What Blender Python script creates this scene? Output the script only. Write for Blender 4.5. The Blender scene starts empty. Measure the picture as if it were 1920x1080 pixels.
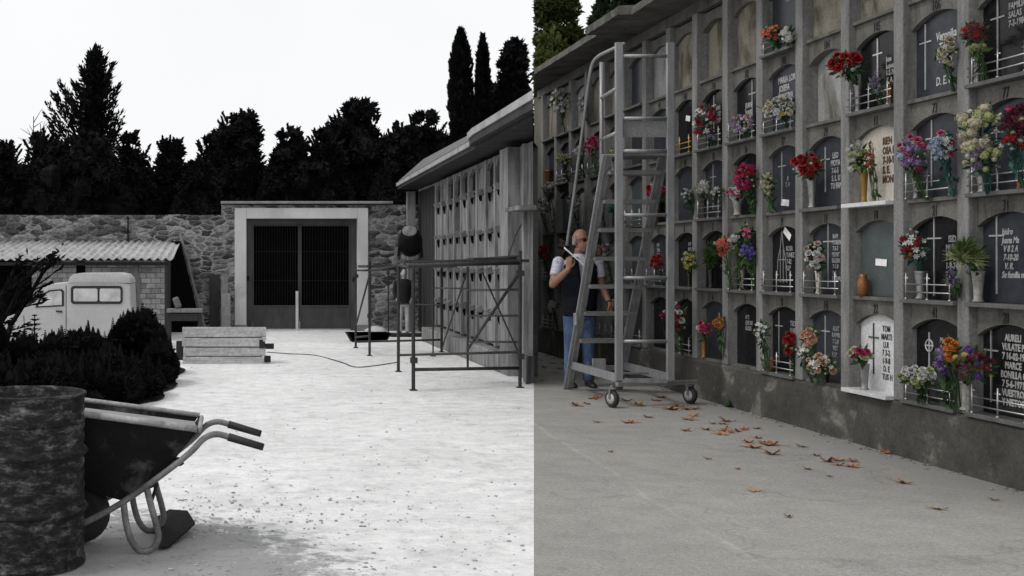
import bpy, bmesh, math, random
from mathutils import Vector, Matrix, noise
random.seed(7)
S = bpy.context.scene
COL = S.collection
CX, HZ, F, H = 430.0, 492.0, 2200.0, 1.5      # photograph measurements (1920 x 1080)

def P(u, v, Y): return Vector(((u-CX)*Y/F, Y, H-(v-HZ)*Y/F))
def PX(u, v, X):
    return P(u, v, F*X/(u-CX))
def G(u, v):
    return P(u, v, H*F/(v-HZ))

# ------------------------------------------------------------------ materials
def new_mat(name):
    m = bpy.data.materials.new(name); m.use_nodes = True
    nt = m.node_tree
    b = nt.nodes['Principled BSDF']
    return m, nt, b
def N(nt, t, **kw):
    n = nt.nodes.new(t)
    for k, v in kw.items():
        if k in n.inputs: n.inputs[k].default_value = v
        else: setattr(n, k, v)
    return n
def L(nt, a, b): nt.links.new(a, b)
def pos(nt, scale=(1, 1, 1)):
    g = N(nt, 'ShaderNodeNewGeometry'); mp = N(nt, 'ShaderNodeMapping')
    mp.inputs['Scale'].default_value = scale
    L(nt, g.outputs['Position'], mp.inputs['Vector'])
    return mp.outputs['Vector']
def ramp(nt, fac, stops):
    r = N(nt, 'ShaderNodeValToRGB')
    e = r.color_ramp.elements
    while len(e) < len(stops): e.new(0.5)
    for i, (p, c) in enumerate(stops):
        e[i].position = p
        e[i].color = (c, c, c, 1) if isinstance(c, (int, float)) else tuple(c)+(1,)
    L(nt, fac, r.inputs['Fac'])
    return r.outputs['Color']
def nz(nt, vec, scale, detail=6, rough=0.6, dist=0.0):
    n = N(nt, 'ShaderNodeTexNoise'); n.inputs['Scale'].default_value = scale
    n.inputs['Detail'].default_value = detail; n.inputs['Roughness'].default_value = rough
    n.inputs['Distortion'].default_value = dist
    L(nt, vec, n.inputs['Vector']); return n.outputs['Fac']
def mix(nt, fac, a, b, mode='MIX'):
    m = N(nt, 'ShaderNodeMix', data_type='RGBA', blend_type=mode)
    if isinstance(fac, (int, float)): m.inputs['Factor'].default_value = fac
    else: L(nt, fac, m.inputs['Factor'])
    for s, x in ((6, a), (7, b)):
        if isinstance(x, tuple): m.inputs[s].default_value = x+(1,)
        else: L(nt, x, m.inputs[s])
    return m.outputs[2]
def bump(nt, b, h, strength=0.3, dist=0.02):
    n = N(nt, 'ShaderNodeBump'); n.inputs['Strength'].default_value = strength
    n.inputs['Distance'].default_value = dist
    L(nt, h, n.inputs['Height']); L(nt, n.outputs['Normal'], b.inputs['Normal'])
def g3(c): return (c, c, c) if isinstance(c, (int, float)) else tuple(c)
MATS = {}
def noisy(name, c1, c2, scale=6, rough=0.85, stretch=(1, 1, 1), bmp=0.25, metal=0.0, spec=0.3,
          stain=None, sscale=1.2, slo=0.5, shi=0.7, fine=60, coat=0.0, bdist=0.01):
    """two-tone surface with large mottling, fine grain and optional blotchy stains"""
    if name in MATS: return MATS[name]
    m, nt, b = new_mat(name)
    v = pos(nt, stretch)
    n1 = nz(nt, v, scale); v2 = pos(nt); n2 = nz(nt, v2, fine, 3)
    col = ramp(nt, n1, [(0.3, g3(c1)), (0.7, g3(c2))])
    gr = ramp(nt, n2, [(0.25, 0.62), (0.75, 1.25)])
    col = mix(nt, 0.8, col, gr, 'MULTIPLY')
    if stain is not None:
        n3 = nz(nt, pos(nt, stretch), sscale, 8, 0.65, 0.4)
        f = ramp(nt, n3, [(slo, 0.0), (shi, 1.0)])
        col = mix(nt, f, col, g3(stain))
    L(nt, col, b.inputs['Base Color'])
    b.inputs['Roughness'].default_value = rough; b.inputs['Metallic'].default_value = metal
    b.inputs['Specular IOR Level'].default_value = spec
    if coat: b.inputs['Coat Weight'].default_value = coat
    if bmp: bump(nt, b, n2, bmp, bdist)
    MATS[name] = m; return m
def plain(name, c, rough=0.5, metal=0.0, spec=0.5, var=0.18, scale=14, trans=0.0):
    if name in MATS: return MATS[name]
    m, nt, b = new_mat(name); c = g3(c)
    n = nz(nt, pos(nt), scale, 4)
    lo = tuple(x*(1-var) for x in c); hi = tuple(min(1, x*(1+var)) for x in c)
    L(nt, ramp(nt, n, [(0.3, lo), (0.7, hi)]), b.inputs['Base Color'])
    b.inputs['Roughness'].default_value = rough; b.inputs['Metallic'].default_value = metal
    b.inputs['Specular IOR Level'].default_value = spec
    if trans: b.inputs['Transmission Weight'].default_value = trans
    MATS[name] = m; return m

# ------------------------------------------------------------------ mesh builder
ORG = {}
class MB:
    def __init__(s): s.v = []; s.f = []; s.mi = []; s.cur = 0
    def add(s, vs, fs):
        o = len(s.v); s.v += [Vector(x) for x in vs]
        for f in fs: s.f.append([i+o for i in f]); s.mi.append(s.cur)
        return s
    def box(s, x0, x1, y0, y1, z0, z1, ch=0.0):
        if x0 > x1: x0, x1 = x1, x0
        if y0 > y1: y0, y1 = y1, y0
        if z0 > z1: z0, z1 = z1, z0
        if ch <= 0:
            vs = [(x, y, z) for x in (x0, x1) for y in (y0, y1) for z in (z0, z1)]
            return s.add(vs, [(0, 1, 3, 2), (4, 6, 7, 5), (0, 4, 5, 1), (2, 3, 7, 6), (0, 2, 6, 4), (1, 5, 7, 3)])
        bm = bmesh.new(); bmesh.ops.create_cube(bm, size=1)
        for v in bm.verts:
            v.co = Vector(((x0+x1)/2+v.co.x*(x1-x0), (y0+y1)/2+v.co.y*(y1-y0), (z0+z1)/2+v.co.z*(z1-z0)))
        bmesh.ops.bevel(bm, geom=bm.edges[:], offset=ch, segments=2, affect='EDGES', profile=0.6)
        bm.verts.index_update()
        s.add([v.co.copy() for v in bm.verts], [[v.index for v in f.verts] for f in bm.faces]); bm.free(); return s
    def obox(s, c, ax, ay, az, hx, hy, hz):
        c = Vector(c); ax, ay, az = Vector(ax).normalized()*hx, Vector(ay).normalized()*hy, Vector(az).normalized()*hz
        vs = [c+i*ax+j*ay+k*az for i in (-1, 1) for j in (-1, 1) for k in (-1, 1)]
        return s.add(vs, [(0, 1, 3, 2), (4, 6, 7, 5), (0, 4, 5, 1), (2, 3, 7, 6), (0, 2, 6, 4), (1, 5, 7, 3)])
    def bar(s, a, b, w, t, up=(0, 0, 1)):
        a, b = Vector(a), Vector(b); d = (b-a)
        sx = d.cross(Vector(up))
        if sx.length < 1e-6: sx = d.cross(Vector((1, 0, 0)))
        sy = sx.cross(d)
        return s.obox((a+b)/2, d, sx, sy, d.length/2, w/2, t/2)
    def tube(s, pts, r, n=8, cap=True, sq=(1, 1), up=None):
        pts = [Vector(p) for p in pts]; rs = r if isinstance(r, (list, tuple)) else [r]*len(pts)
        rings = []; pu = None
        for i, p in enumerate(pts):
            d = (pts[min(i+1, len(pts)-1)]-pts[max(i-1, 0)]).normalized()
            if pu is None:
                u = Vector(up) if up else (Vector((0, 0, 1)) if abs(d.z) < 0.9 else Vector((0, 1, 0)))
            else: u = pu
            x = d.cross(u).normalized(); u = x.cross(d).normalized(); pu = u
            rings.append([p+(x*math.cos(a)*sq[0]+u*math.sin(a)*sq[1])*rs[i] for a in [2*math.pi*k/n for k in range(n)]])
        return s.loft(rings, cap)
    def loft(s, rings, cap=True, closed=True):
        n = len(rings[0]); vs = [p for r in rings for p in r]; fs = []
        for i in range(len(rings)-1):
            for k in range(n if closed else n-1):
                a = i*n+k; b = i*n+(k+1) % n
                fs.append((a, b, b+n, a+n))
        if cap and closed:
            fs.append(tuple(reversed(range(n)))); fs.append(tuple(range((len(rings)-1)*n, len(rings)*n)))
        return s.add(vs, fs)
    def lathe(s, c, prof, n=16, cap=True):
        c = Vector(c)
        return s.loft([[c+Vector((r*math.cos(a), r*math.sin(a), z)) for a in [2*math.pi*k/n for k in range(n)]] for r, z in prof], cap)
    def ball(s, c, rx, ry=None, rz=None, n=12, m=8, rough=0.0, seed=0):
        ry = ry or rx; rz = rz or rx; c = Vector(c); rings = []
        for i in range(m+1):
            t = math.pi*i/m; t = min(max(t, 0.02), math.pi-0.02); ring = []
            for k in range(n):
                a = 2*math.pi*k/n
                d = Vector((math.sin(t)*math.cos(a), math.sin(t)*math.sin(a), math.cos(t)))
                q = 1+rough*noise.noise(d*2.3+Vector((seed, seed*1.7, 0)))
                ring.append(c+Vector((d.x*rx, d.y*ry, d.z*rz))*q)
            rings.append(ring)
        return s.loft(rings)
    def prism(s, poly, axis, a0, a1):
        """poly: 2-D points; axis 'x' -> (y,z), 'y' -> (x,z), 'z' -> (x,y)"""
        def mk(p, a): return {'x': (a, p[0], p[1]), 'y': (p[0], a, p[1]), 'z': (p[0], p[1], a)}[axis]
        n = len(poly); vs = [mk(p, a0) for p in poly]+[mk(p, a1) for p in poly]
        fs = [tuple(range(n)), tuple(reversed(range(n, 2*n)))]+[(i, (i+1) % n, (i+1) % n+n, i+n) for i in range(n)]
        return s.add(vs, fs)
    def leaf(s, c, d, nrm, l, w):
        d = Vector(d).normalized(); x = d.cross(Vector(nrm))
        if x.length < 1e-5: x = d.cross(Vector((0.3, 0.9, 0.2)))
        x.normalize(); c = Vector(c)
        return s.add([c-d*l/2, c+x*w/2, c+d*l/2, c-x*w/2], [(0, 1, 2, 3)])
    def mesh(s, name, mats, off=Vector((0, 0, 0)), smooth=False, fix=True):
        me = bpy.data.meshes.new(name)
        me.from_pydata([v-off for v in s.v], [], s.f)
        if not isinstance(mats, (list, tuple)): mats = [mats]
        for m in mats: me.materials.append(m)
        if len(mats) > 1: me.polygons.foreach_set('material_index', s.mi)
        if fix:
            bm = bmesh.new(); bm.from_mesh(me); bmesh.ops.recalc_face_normals(bm, faces=bm.faces[:]); bm.to_mesh(me); bm.free()
        if smooth: me.polygons.foreach_set('use_smooth', [True]*len(me.polygons))
        me.update(); return me
    def build(s, name, mats, parent=None, smooth=False, loc=None, fix=True, bevel=0.0, auto=None):
        if parent is not None: off = ORG[parent.name]
        else: off = Vector(loc) if loc is not None else s.base()
        me = s.mesh(name, mats, off, smooth, fix)
        o = bpy.data.objects.new(name, me); COL.objects.link(o)
        if parent is not None: o.parent = parent
        else: o.location = off
        ORG[o.name] = off
        if bevel:
            md = o.modifiers.new('edge', 'BEVEL'); md.width = bevel; md.segments = 2; md.limit_method = 'ANGLE'
        return o
    def base(s):
        n = len(s.v); c = sum(s.v, Vector((0, 0, 0)))/n
        return Vector((c.x, c.y, min(v.z for v in s.v)))
def tag(o, label=None, cat=None, group=None, kind=None):
    if label: o['label'] = label
    if cat: o['category'] = cat
    if group: o['group'] = group
    if kind: o['kind'] = kind
    elif label: o['kind'] = 'thing'
    return o
def thing(name, label, cat, loc, group=None):
    o = bpy.data.objects.new(name, None); COL.objects.link(o)
    o.location = loc; o.empty_display_size = 0.1; ORG[o.name] = Vector(loc)
    return tag(o, label, cat, group)
def struct(o): o['kind'] = 'structure'; return o
def text_mesh(body, size, thick=0.0015, align='LEFT', shear=0.0, spacing=1.0, bold=0.0):
    cu = bpy.data.curves.new('lettering', 'FONT'); cu.body = body; cu.size = size
    cu.extrude = thick; cu.align_x = align; cu.shear = shear; cu.space_character = spacing; cu.offset = bold
    cu.resolution_u = 2; cu.space_line = 0.95
    o = bpy.data.objects.new('lettering_curve', cu); COL.objects.link(o)
    bpy.context.view_layer.update()
    me = bpy.data.meshes.new_from_object(o.evaluated_get(bpy.context.evaluated_depsgraph_get()))
    bpy.data.objects.remove(o); bpy.data.curves.remove(cu)
    return me
def put_text(name, body, size, at, mat, parent, align='LEFT', shear=0.0, thick=0.0015, bold=0.0, narrow=0.8):
    """lettering on a face that looks towards -X"""
    me = text_mesh(body, size, thick, align, shear, bold=bold)
    M = Matrix(((0, 0, -1), (-narrow, 0, 0), (0, 1, 0))).to_4x4()
    me.transform(Matrix.Translation(Vector(at)-ORG[parent.name]) @ M)
    me.materials.clear(); me.materials.append(mat); me.name = name
    o = bpy.data.objects.new(name, me); COL.objects.link(o); o.parent = parent; ORG[o.name] = ORG[parent.name]
    return o
def remeshed(mb, name, mat, parent, voxel, smooth_iter=6, fac=0.5):
    o = mb.build(name, mat, parent, True)
    md = o.modifiers.new('r', 'REMESH'); md.mode = 'VOXEL'; md.voxel_size = voxel; md.use_smooth_shade = True
    sm = o.modifiers.new('s', 'SMOOTH'); sm.iterations = smooth_iter; sm.factor = fac
    bpy.context.view_layer.update()
    me = bpy.data.meshes.new_from_object(o.evaluated_get(bpy.context.evaluated_depsgraph_get()))
    o.modifiers.clear(); old = o.data; o.data = me; bpy.data.meshes.remove(old); me.name = name
    if not me.materials: me.materials.append(mat)
    me.polygons.foreach_set('use_smooth', [True]*len(me.polygons))
    return o

# ------------------------------------------------------------------ camera, sky, sun
cam = bpy.data.cameras.new('camera'); cam.sensor_width = 36; cam.lens = F/1920*36
cam.shift_x = (960-CX)/1920; cam.shift_y = (HZ-540)/1920
cam.clip_end = 2000; cam.clip_start = 0.05
co = bpy.data.objects.new('camera', cam); COL.objects.link(co)
co.location = (0, 0, H); co.rotation_euler = (math.pi/2, 0, 0); S.camera = co
W = bpy.data.worlds.new('World'); S.world = W; W.use_nodes = True
nt = W.node_tree; bg = nt.nodes['Background']
SUN_EL, SUN_AZ = math.radians(52), math.radians(250)     # azimuth clockwise from +Y: from the left, a little behind
sky = N(nt, 'ShaderNodeTexSky', sky_type='NISHITA'); sky.sun_disc = False
sky.sun_elevation = SUN_EL; sky.sun_rotation = SUN_AZ; sky.air_density = 1.0; sky.dust_density = 3.0
tc = N(nt, 'ShaderNodeTexCoord')
cl = nz(nt, tc.outputs['Generated'], 2.2, 6, 0.55)
cloud = ramp(nt, cl, [(0.3, (9.75, 9.8, 9.95)), (0.7, (10.8, 10.8, 10.8))])
cover = mix(nt, 0.93, sky.outputs['Color'], cloud)         # an almost closed white overcast over the sky
L(nt, cover, bg.inputs['Color']); bg.inputs['Strength'].default_value = 0.1
sl = bpy.data.lights.new('sun', 'SUN'); sl.energy = 1.1; sl.angle = math.radians(12); sl.color = (1, 0.97, 0.93)
so = bpy.data.objects.new('sun', sl); COL.objects.link(so); so.location = (-10, -5, 20)
sd = Vector((math.sin(SUN_AZ)*math.cos(SUN_EL), math.cos(SUN_AZ)*math.cos(SUN_EL), math.sin(SUN_EL)))
so.rotation_euler = (-sd).to_track_quat('-Z', 'Y').to_euler()
S.view_settings.view_transform = 'Standard'; S.view_settings.look = 'None'
S.view_settings.exposure = 0.0; S.view_settings.gamma = 1.0
S.cycles.use_denoising = True; S.cycles.max_bounces = 6; S.cycles.diffuse_bounces = 3

# ------------------------------------------------------------------ ground
KD = 571/F                                   # the path edge runs along X = KD * Y
def gravel_mat():
    m, nt, b = new_mat('pale_gravel')
    big = nz(nt, pos(nt, (1, 1, 1)), 0.55, 8, 0.62, 0.5)
    mid = nz(nt, pos(nt, (1, 1.0, 1)), 5.5, 8, 0.7, 0.3)
    fin = nz(nt, pos(nt), 55, 4, 0.75)
    col = ramp(nt, big, [(0.3, 0.70), (0.52, 0.80), (0.7, 0.86)])
    col = mix(nt, 0.9, col, ramp(nt, mid, [(0.27, 0.58), (0.44, 0.9), (0.65, 1.08)]), 'MULTIPLY')
    col = mix(nt, 0.8, col, ramp(nt, fin, [(0.22, 0.45), (0.4, 0.95), (0.7, 1.1)]), 'MULTIPLY')
    gr_ = nz(nt, pos(nt), 22, 3, .8)
    col = mix(nt, .8, col, ramp(nt, gr_, [(.3, .68), (.42, .97), (.7, 1.05)]), 'MULTIPLY')
    # trodden earth and painted shade under the barrow, in the near corner
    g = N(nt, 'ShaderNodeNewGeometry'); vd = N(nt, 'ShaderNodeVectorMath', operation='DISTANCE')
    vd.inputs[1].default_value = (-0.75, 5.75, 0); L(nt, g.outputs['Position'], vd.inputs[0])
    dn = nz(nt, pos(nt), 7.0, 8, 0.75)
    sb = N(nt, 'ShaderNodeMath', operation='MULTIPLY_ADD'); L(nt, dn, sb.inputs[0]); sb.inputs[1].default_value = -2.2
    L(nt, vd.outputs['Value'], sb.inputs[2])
    dirt_and_shade = ramp(nt, sb.outputs[0], [(0.0, 0.75), (0.30, 0.0)])
    col = mix(nt, dirt_and_shade, col, (0.19, 0.19, 0.19))
    drift = nz(nt, pos(nt, (1, 2.2, 1)), 1.7, 9, .72, .8)
    col = mix(nt, .8, col, ramp(nt, drift, [(.34, .84), (.47, .98), (.62, 1.04)]), 'MULTIPLY')
    L(nt, col, b.inputs['Base Color']); b.inputs['Roughness'].default_value = 0.95
    b.inputs['Specular IOR Level'].default_value = 0.1
    ad = N(nt, 'ShaderNodeMath', operation='ADD'); L(nt, mid, ad.inputs[0]); L(nt, fin, ad.inputs[1])
    bump(nt, b, ad.outputs[0], 0.5, 0.03); return m
def concrete_path_mat():
    m, nt, b = new_mat('worn_grey_concrete')
    big = nz(nt, pos(nt), 0.45, 6, 0.6, 0.4); mid = nz(nt, pos(nt), 4, 8, 0.7); fin = nz(nt, pos(nt), 120, 3, 0.8)
    col = ramp(nt, big, [(0.3, (0.27, 0.263, 0.247)), (0.7, (0.33, 0.322, 0.303))])
    col = mix(nt, 0.8, col, ramp(nt, mid, [(0.3, 0.80), (0.65, 1.08)]), 'MULTIPLY')
    col = mix(nt, 0.9, col, ramp(nt, fin, [(0.28, 0.5), (0.5, 1.0), (0.75, 1.3)]), 'MULTIPLY')
    # hairline cracks: thin bands of a distorted noise
    def line(scale, lo, hi, seedoff):
        mp = N(nt, 'ShaderNodeMapping'); g = N(nt, 'ShaderNodeNewGeometry')
        L(nt, g.outputs['Position'], mp.inputs['Vector']); mp.inputs['Location'].default_value = seedoff
        n = nz(nt, mp.outputs['Vector'], scale, 5, 0.55, 0.3)
        return ramp(nt, n, [(lo, 0.0), ((lo+hi)/2, 1.0), (hi, 0.0)])
    col = mix(nt, mix(nt, 0.4, (0, 0, 0), line(0.3, 0.4975, 0.5025, (3, 1, 0))), col, (0.16, 0.156, 0.146))
    
    # a faint pale joint running across the slab
    pa, pb = G(1005, 800), G(1480, 1085); dd = (pb-pa).normalized(); nn = Vector((-dd.y, dd.x, 0))
    g0 = N(nt, 'ShaderNodeNewGeometry'); sb = N(nt, 'ShaderNodeVectorMath', operation='SUBTRACT'); L(nt, g0.outputs['Position'], sb.inputs[0]); sb.inputs[1].default_value = pa
    dt = N(nt, 'ShaderNodeVectorMath', operation='DOT_PRODUCT'); L(nt, sb.outputs['Vector'], dt.inputs[0]); dt.inputs[1].default_value = nn
    wv = N(nt, 'ShaderNodeMath', operation='MULTIPLY_ADD'); L(nt, big, wv.inputs[0]); wv.inputs[1].default_value = .35; L(nt, dt.outputs['Value'], wv.inputs[2])
    ab = N(nt, 'ShaderNodeMath', operation='ADD'); L(nt, wv.outputs[0], ab.inputs[0]); ab.inputs[1].default_value = .325
    jf = mix(nt, 1.0, ramp(nt, ab.outputs[0], [(.475, 0.0), (.5, .5), (.53, 0.0)]), ramp(nt, mid, [(.35, .1), (.6, 1.0)]), 'MULTIPLY')
    col = mix(nt, jf, col, (.43, .42, .395))
    sp2 = nz(nt, pos(nt), 38, 2, .9)
    col = mix(nt, .75, col, ramp(nt, sp2, [(.3, .72), (.5, 1.0), (.68, 1.22)]), 'MULTIPLY')
    # darker margin at the foot of the wall
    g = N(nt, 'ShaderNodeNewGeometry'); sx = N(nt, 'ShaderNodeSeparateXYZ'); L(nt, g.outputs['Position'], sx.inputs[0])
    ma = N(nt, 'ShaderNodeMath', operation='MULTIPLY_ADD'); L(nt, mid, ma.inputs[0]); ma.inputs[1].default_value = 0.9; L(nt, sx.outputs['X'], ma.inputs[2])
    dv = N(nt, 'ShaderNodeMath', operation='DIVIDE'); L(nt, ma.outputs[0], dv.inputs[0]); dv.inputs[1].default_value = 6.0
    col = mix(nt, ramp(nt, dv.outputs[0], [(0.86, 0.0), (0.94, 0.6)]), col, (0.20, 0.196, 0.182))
    L(nt, col, b.inputs['Base Color']); b.inputs['Roughness'].default_value = 0.9
    b.inputs['Specular IOR Level'].default_value = 0.2
    bump(nt, b, fin, 0.35, 0.006); return m
mb = MB(); mb.add([(-400, -60, -0.03), (400, -60, -0.03), (400, 700, -0.03), (-400, 700, -0.03)], [(0, 1, 2, 3)])
struct(mb.build('ground', noisy('bare_earth', 0.09, 0.14, 0.8), loc=(0, 0, 0)))
def grid(poly_fn, nx, ny, name, mat):
    mb = MB(); vs = []; fs = []
    for j in range(ny+1):
        for i in range(nx+1): vs.append(poly_fn(i/nx, j/ny))
    for j in range(ny):
        for i in range(nx):
            a = j*(nx+1)+i; fs.append((a, a+1, a+nx+2, a+nx+1))
    mb.add(vs, fs); return mb.build(name, mat, loc=(0, 0, 0), fix=False, smooth=True)
def yard(s, t):
    Y = -6+36*t; x1 = KD*Y; x = -16+(x1+16)*s
    edge = min(1, (1-s)*6)
    return (x, Y, 0.012*edge*(noise.noise(Vector((x*0.9, Y*0.9, 0))) - 0.2))
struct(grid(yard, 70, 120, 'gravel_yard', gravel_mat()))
def cpath(s, t):
    Y = -6+27.5*t; x0 = KD*Y; return (x0+(5.4-x0)*s, Y, 0)
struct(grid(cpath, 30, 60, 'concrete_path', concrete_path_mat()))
def hill(s, t):
    x = -45+100*s; Y = 33+45*t
    z = 5.2*min(1, t*2.2)**0.7 + 0.5*noise.noise(Vector((x*0.15, Y*0.15, 0)))*min(1, t*6)
    return (x, Y, z-0.05)
def dark_wood_floor():
    return noisy('dark_undergrowth', 0.008, 0.014, 3, 0.95, spec=0.0)
struct(grid(hill, 60, 30, 'hill', dark_wood_floor()))
# pebbles: uncountable loose grit on the gravel
mb = MB()
for i in range(1100):
    if i < 650:
        u = random.uniform(150, 1000); v = 640+440*random.random()**0.6
    else:
        u = 330+abs(random.gauss(0, 170)); v = random.uniform(930, 1120)
    p = G(u, v)
    if p.x > KD*p.y-0.05: continue
    r = random.choice([0.003, 0.004, 0.005, 0.006, 0.009])
    mb.ball(p+Vector((0, 0, r*0.3)), r*random.uniform(0.8, 1.8), r, r*0.6, 6, 4, 0.4, i)
tag(mb.build('grit', noisy('grit_stone', 0.2, 0.5, 9), loc=(0, 0, 0)), kind='stuff')
# ------------------------------------------------------------------ niche wall on the right
conc_post = noisy('post_concrete', (0.145, 0.144, 0.141), (0.265, 0.263, 0.26), 3.0, 0.9, (3, 3, 0.5), 0.3, stain=(0.10, 0.098, 0.092), sscale=2.2, slo=0.52, shi=0.75, fine=45)
conc_lint = noisy('lintel_concrete', (0.09, 0.087, 0.079), (0.165, 0.16, 0.147), 2.5, 0.9, (2, 2, 1), 0.3, stain=(0.045, 0.043, 0.037), sscale=2.6, slo=0.5, shi=0.72, fine=45)
conc_core = noisy('stained_plaster', (0.095, 0.09, 0.08), (0.175, 0.165, 0.145), 2.2, 0.95, (1.5, 1.5, 0.4), 0.3, stain=(0.06, 0.055, 0.048), sscale=1.5)
plinth_m = noisy('plinth_render', (0.04, 0.039, 0.035), (0.095, 0.091, 0.083), 2.6, 0.95, (1, 1, 1.2), 0.5, stain=(0.24, 0.23, 0.205), sscale=2.6, slo=0.56, shi=0.70, fine=35)
roof_m = noisy('mossy_roof_concrete', (0.07, 0.068, 0.062), (0.17, 0.165, 0.152), 4, 0.95, (1, 1, 1), 0.5, stain=(0.055, 0.055, 0.045), sscale=3, slo=0.5, shi=0.62)
shelf_m = noisy('shelf_stone', (0.07, 0.07, 0.07), (0.13, 0.13, 0.128), 6, 0.6, spec=0.4)
white_marble = noisy('white_marble', (0.55, 0.55, 0.56), (0.72, 0.72, 0.73), 3, 0.35, spec=0.5, stain=(0.42, 0.42, 0.43), sscale=2.5, slo=0.52, shi=0.7, bmp=0)
cream_marble = noisy('cream_marble', (0.47, 0.43, 0.36), (0.60, 0.56, 0.48), 3, 0.4, spec=0.5, stain=(0.4, 0.35, 0.28), sscale=2.5, bmp=0)
black_gr = noisy('black_granite', (0.006, 0.006, 0.007), (0.016, 0.016, 0.018), 20, 0.18, spec=0.14, bmp=0, fine=160)
slate_gr = noisy('slate_granite', (0.022, 0.025, 0.032), (0.042, 0.047, 0.058), 12, 0.3, spec=0.2, bmp=0, fine=160)
teal_gr = noisy('grey_green_slab', (0.055, 0.068, 0.07), (0.085, 0.10, 0.105), 5, 0.45, spec=0.35, bmp=0.05)
beige_pl = noisy('beige_plaster', (0.19, 0.175, 0.14), (0.31, 0.29, 0.235), 2.5, 0.95, (1.5, 1.5, 0.7), 0.5, stain=(0.085, 0.072, 0.05), sscale=2.4, slo=0.46, shi=0.62)
grey_pl = noisy('grey_plaster', (0.22, 0.225, 0.22), (0.36, 0.365, 0.355), 2.5, 0.95, (1.5, 1.5, 0.6), 0.5, stain=(0.10, 0.09, 0.075), sscale=1.6, slo=0.52, shi=0.66)
letter_m = plain('silver_letter_paint', 0.46, 0.4, 0.3); dim_letter = plain('faded_letter_paint', 0.26, 0.5); dark_letter = plain('dark_letter_paint', 0.035, 0.5)
brown_letter = plain('bronze_letter', (0.10, 0.06, 0.035), 0.45, 0.3)
num_m = plain('number_paint', 0.012, 0.7); chrome = plain('polished_steel_rail', 0.42, 0.32, 0.85, 0.5); brass = plain('brass_rail', (0.45, 0.30, 0.10), 0.35, 0.8)
paper = plain('paper', 0.78, 0.8)
XW = 5.2
ZR = [0.45, 1.22, 1.984, 2.748, 3.512, 4.28]
def YP(k): return 8.387+0.8*k            # far edge of post k
KMIN, KMAX = -2, 14
wall = thing('niche_wall', 'long grey concrete wall of burial niches numbered in five rows behind the silver ladder', 'niche wall', (XW, 12, 0))
mb = MB(); mb.prism([(XW+0.18, YP(KMIN)-0.13), (7.4, YP(KMIN)-0.13), (7.4, 7.4/KD*.999), (XW+0.18, (XW+.18)/KD*.999)], 'z', 0.0, 4.40)
mb.build('wall_core', conc_core, wall)
# plinth: a rough block with a worn top edge
mb = MB(); nseg = 70; rings = []
for i in range(nseg+1):
    y = YP(KMIN)-0.13+(19.98-YP(KMIN)+0.13)*i/nseg
    w = lambda a, s: 0.012*noise.noise(Vector((y*2.1, a, s)))
    rings.append([Vector((XW-0.012+w(0, 1), y, -0.02)), Vector((XW-0.012+w(3, 1), y, 0.2)), Vector((XW-0.010+w(5, 1), y, 0.40)), Vector((XW+0.01+w(6, 2), y, 0.425+w(7, 2))), Vector((XW+0.17, y, 0.425)), Vector((XW+0.17, y, -0.02))])
mb.loft(rings); mb.build('plinth', plinth_m, wall)
for k in range(KMIN, KMAX+1):
    mb = MB(); y1 = YP(k); y0 = y1-0.13
    xs = [XW+0.006*noise.noise(Vector((k*3.3, z, 0))) for z in range(6)]
    mb.box(XW+0.004*noise.noise(Vector((k*1.7, 0, 0))), XW+0.176, y0, y1, 0.428, 4.28)
    mb.build('post', conc_post, wall, bevel=0.008)
mb = MB(); mb.box(XW+0.02, XW+0.178, YP(KMIN)-0.13, 19.9, 4.283, 4.41); mb.build('top_band', conc_lint, wall)
def roof_slab(xe, y0, y1, z0, z1, slant=True):
    mb = MB()
    xb = 7.6
    ya, yb = (y1, y1) if not slant else (xe/KD*0.999, xb/KD*0.999)
    n = 30; rings = []
    for i in range(n+1):
        t = i/n; q = 0.012*noise.noise(Vector((t*19, xe, 0)))
        e = Vector((xe+q, y0+(ya-y0)*t, 0)); b = Vector((xb, y0+(yb-y0)*t, 0))
        rings.append([e+Vector((0, 0, z0)), e+Vector((0, 0, z1-0.02+q)), e+Vector((0.03, 0, z1+q)), b+Vector((0, 0, z1+0.15)), b+Vector((0, 0, z0+0.10))])
    mb.loft(rings); return mb
roof_slab(4.70, 15.0, 18.05, 4.40, 4.50).build('roof_slab', roof_m, wall)
roof_slab(4.55, 13.75, 14.997, 4.402, 4.515, False).build('roof_slab', roof_m, wall)
roof_slab(4.70, YP(KMIN)-0.3, 13.747, 4.40, 4.50, False).build('roof_slab', roof_m, wall)

def lintel(k, r, num=None):
    y0 = YP(k-1)+0.002; y1 = YP(k)-0.132; zt = ZR[r+1]-0.032; zs = zt-0.20; w = y1-y0
    pts = [(y0, zt), (y0, zs)]
    for i in range(1, 12):
        t = i/12; pts.append((y0+w*t, zs+0.092*math.sin(math.pi*t)**0.8))
    pts += [(y1, zs), (y1, zt)]
    mb = MB(); mb.prism(pts, 'x', XW+0.062, XW+0.15)
    lo = mb.build('lintel', conc_lint, wall)
    if num: put_text('number', num, 0.105, (XW+0.059, (y0+y1)/2+0.06, zt-0.10), num_m, lo, bold=0.002, narrow=0.65)
    return lo
def slab(k, r, mat, deep=0.0):
    y0 = YP(k-1)+0.003; y1 = YP(k)-0.133; z0 = ZR[r]+0.004; z1 = ZR[r+1]-0.06
    mb = MB(); x = XW+0.105+deep; mb.box(x, x+0.06, y0, y1, z0, z1)
    return mb.build('tombstone', mat, wall)
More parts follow.
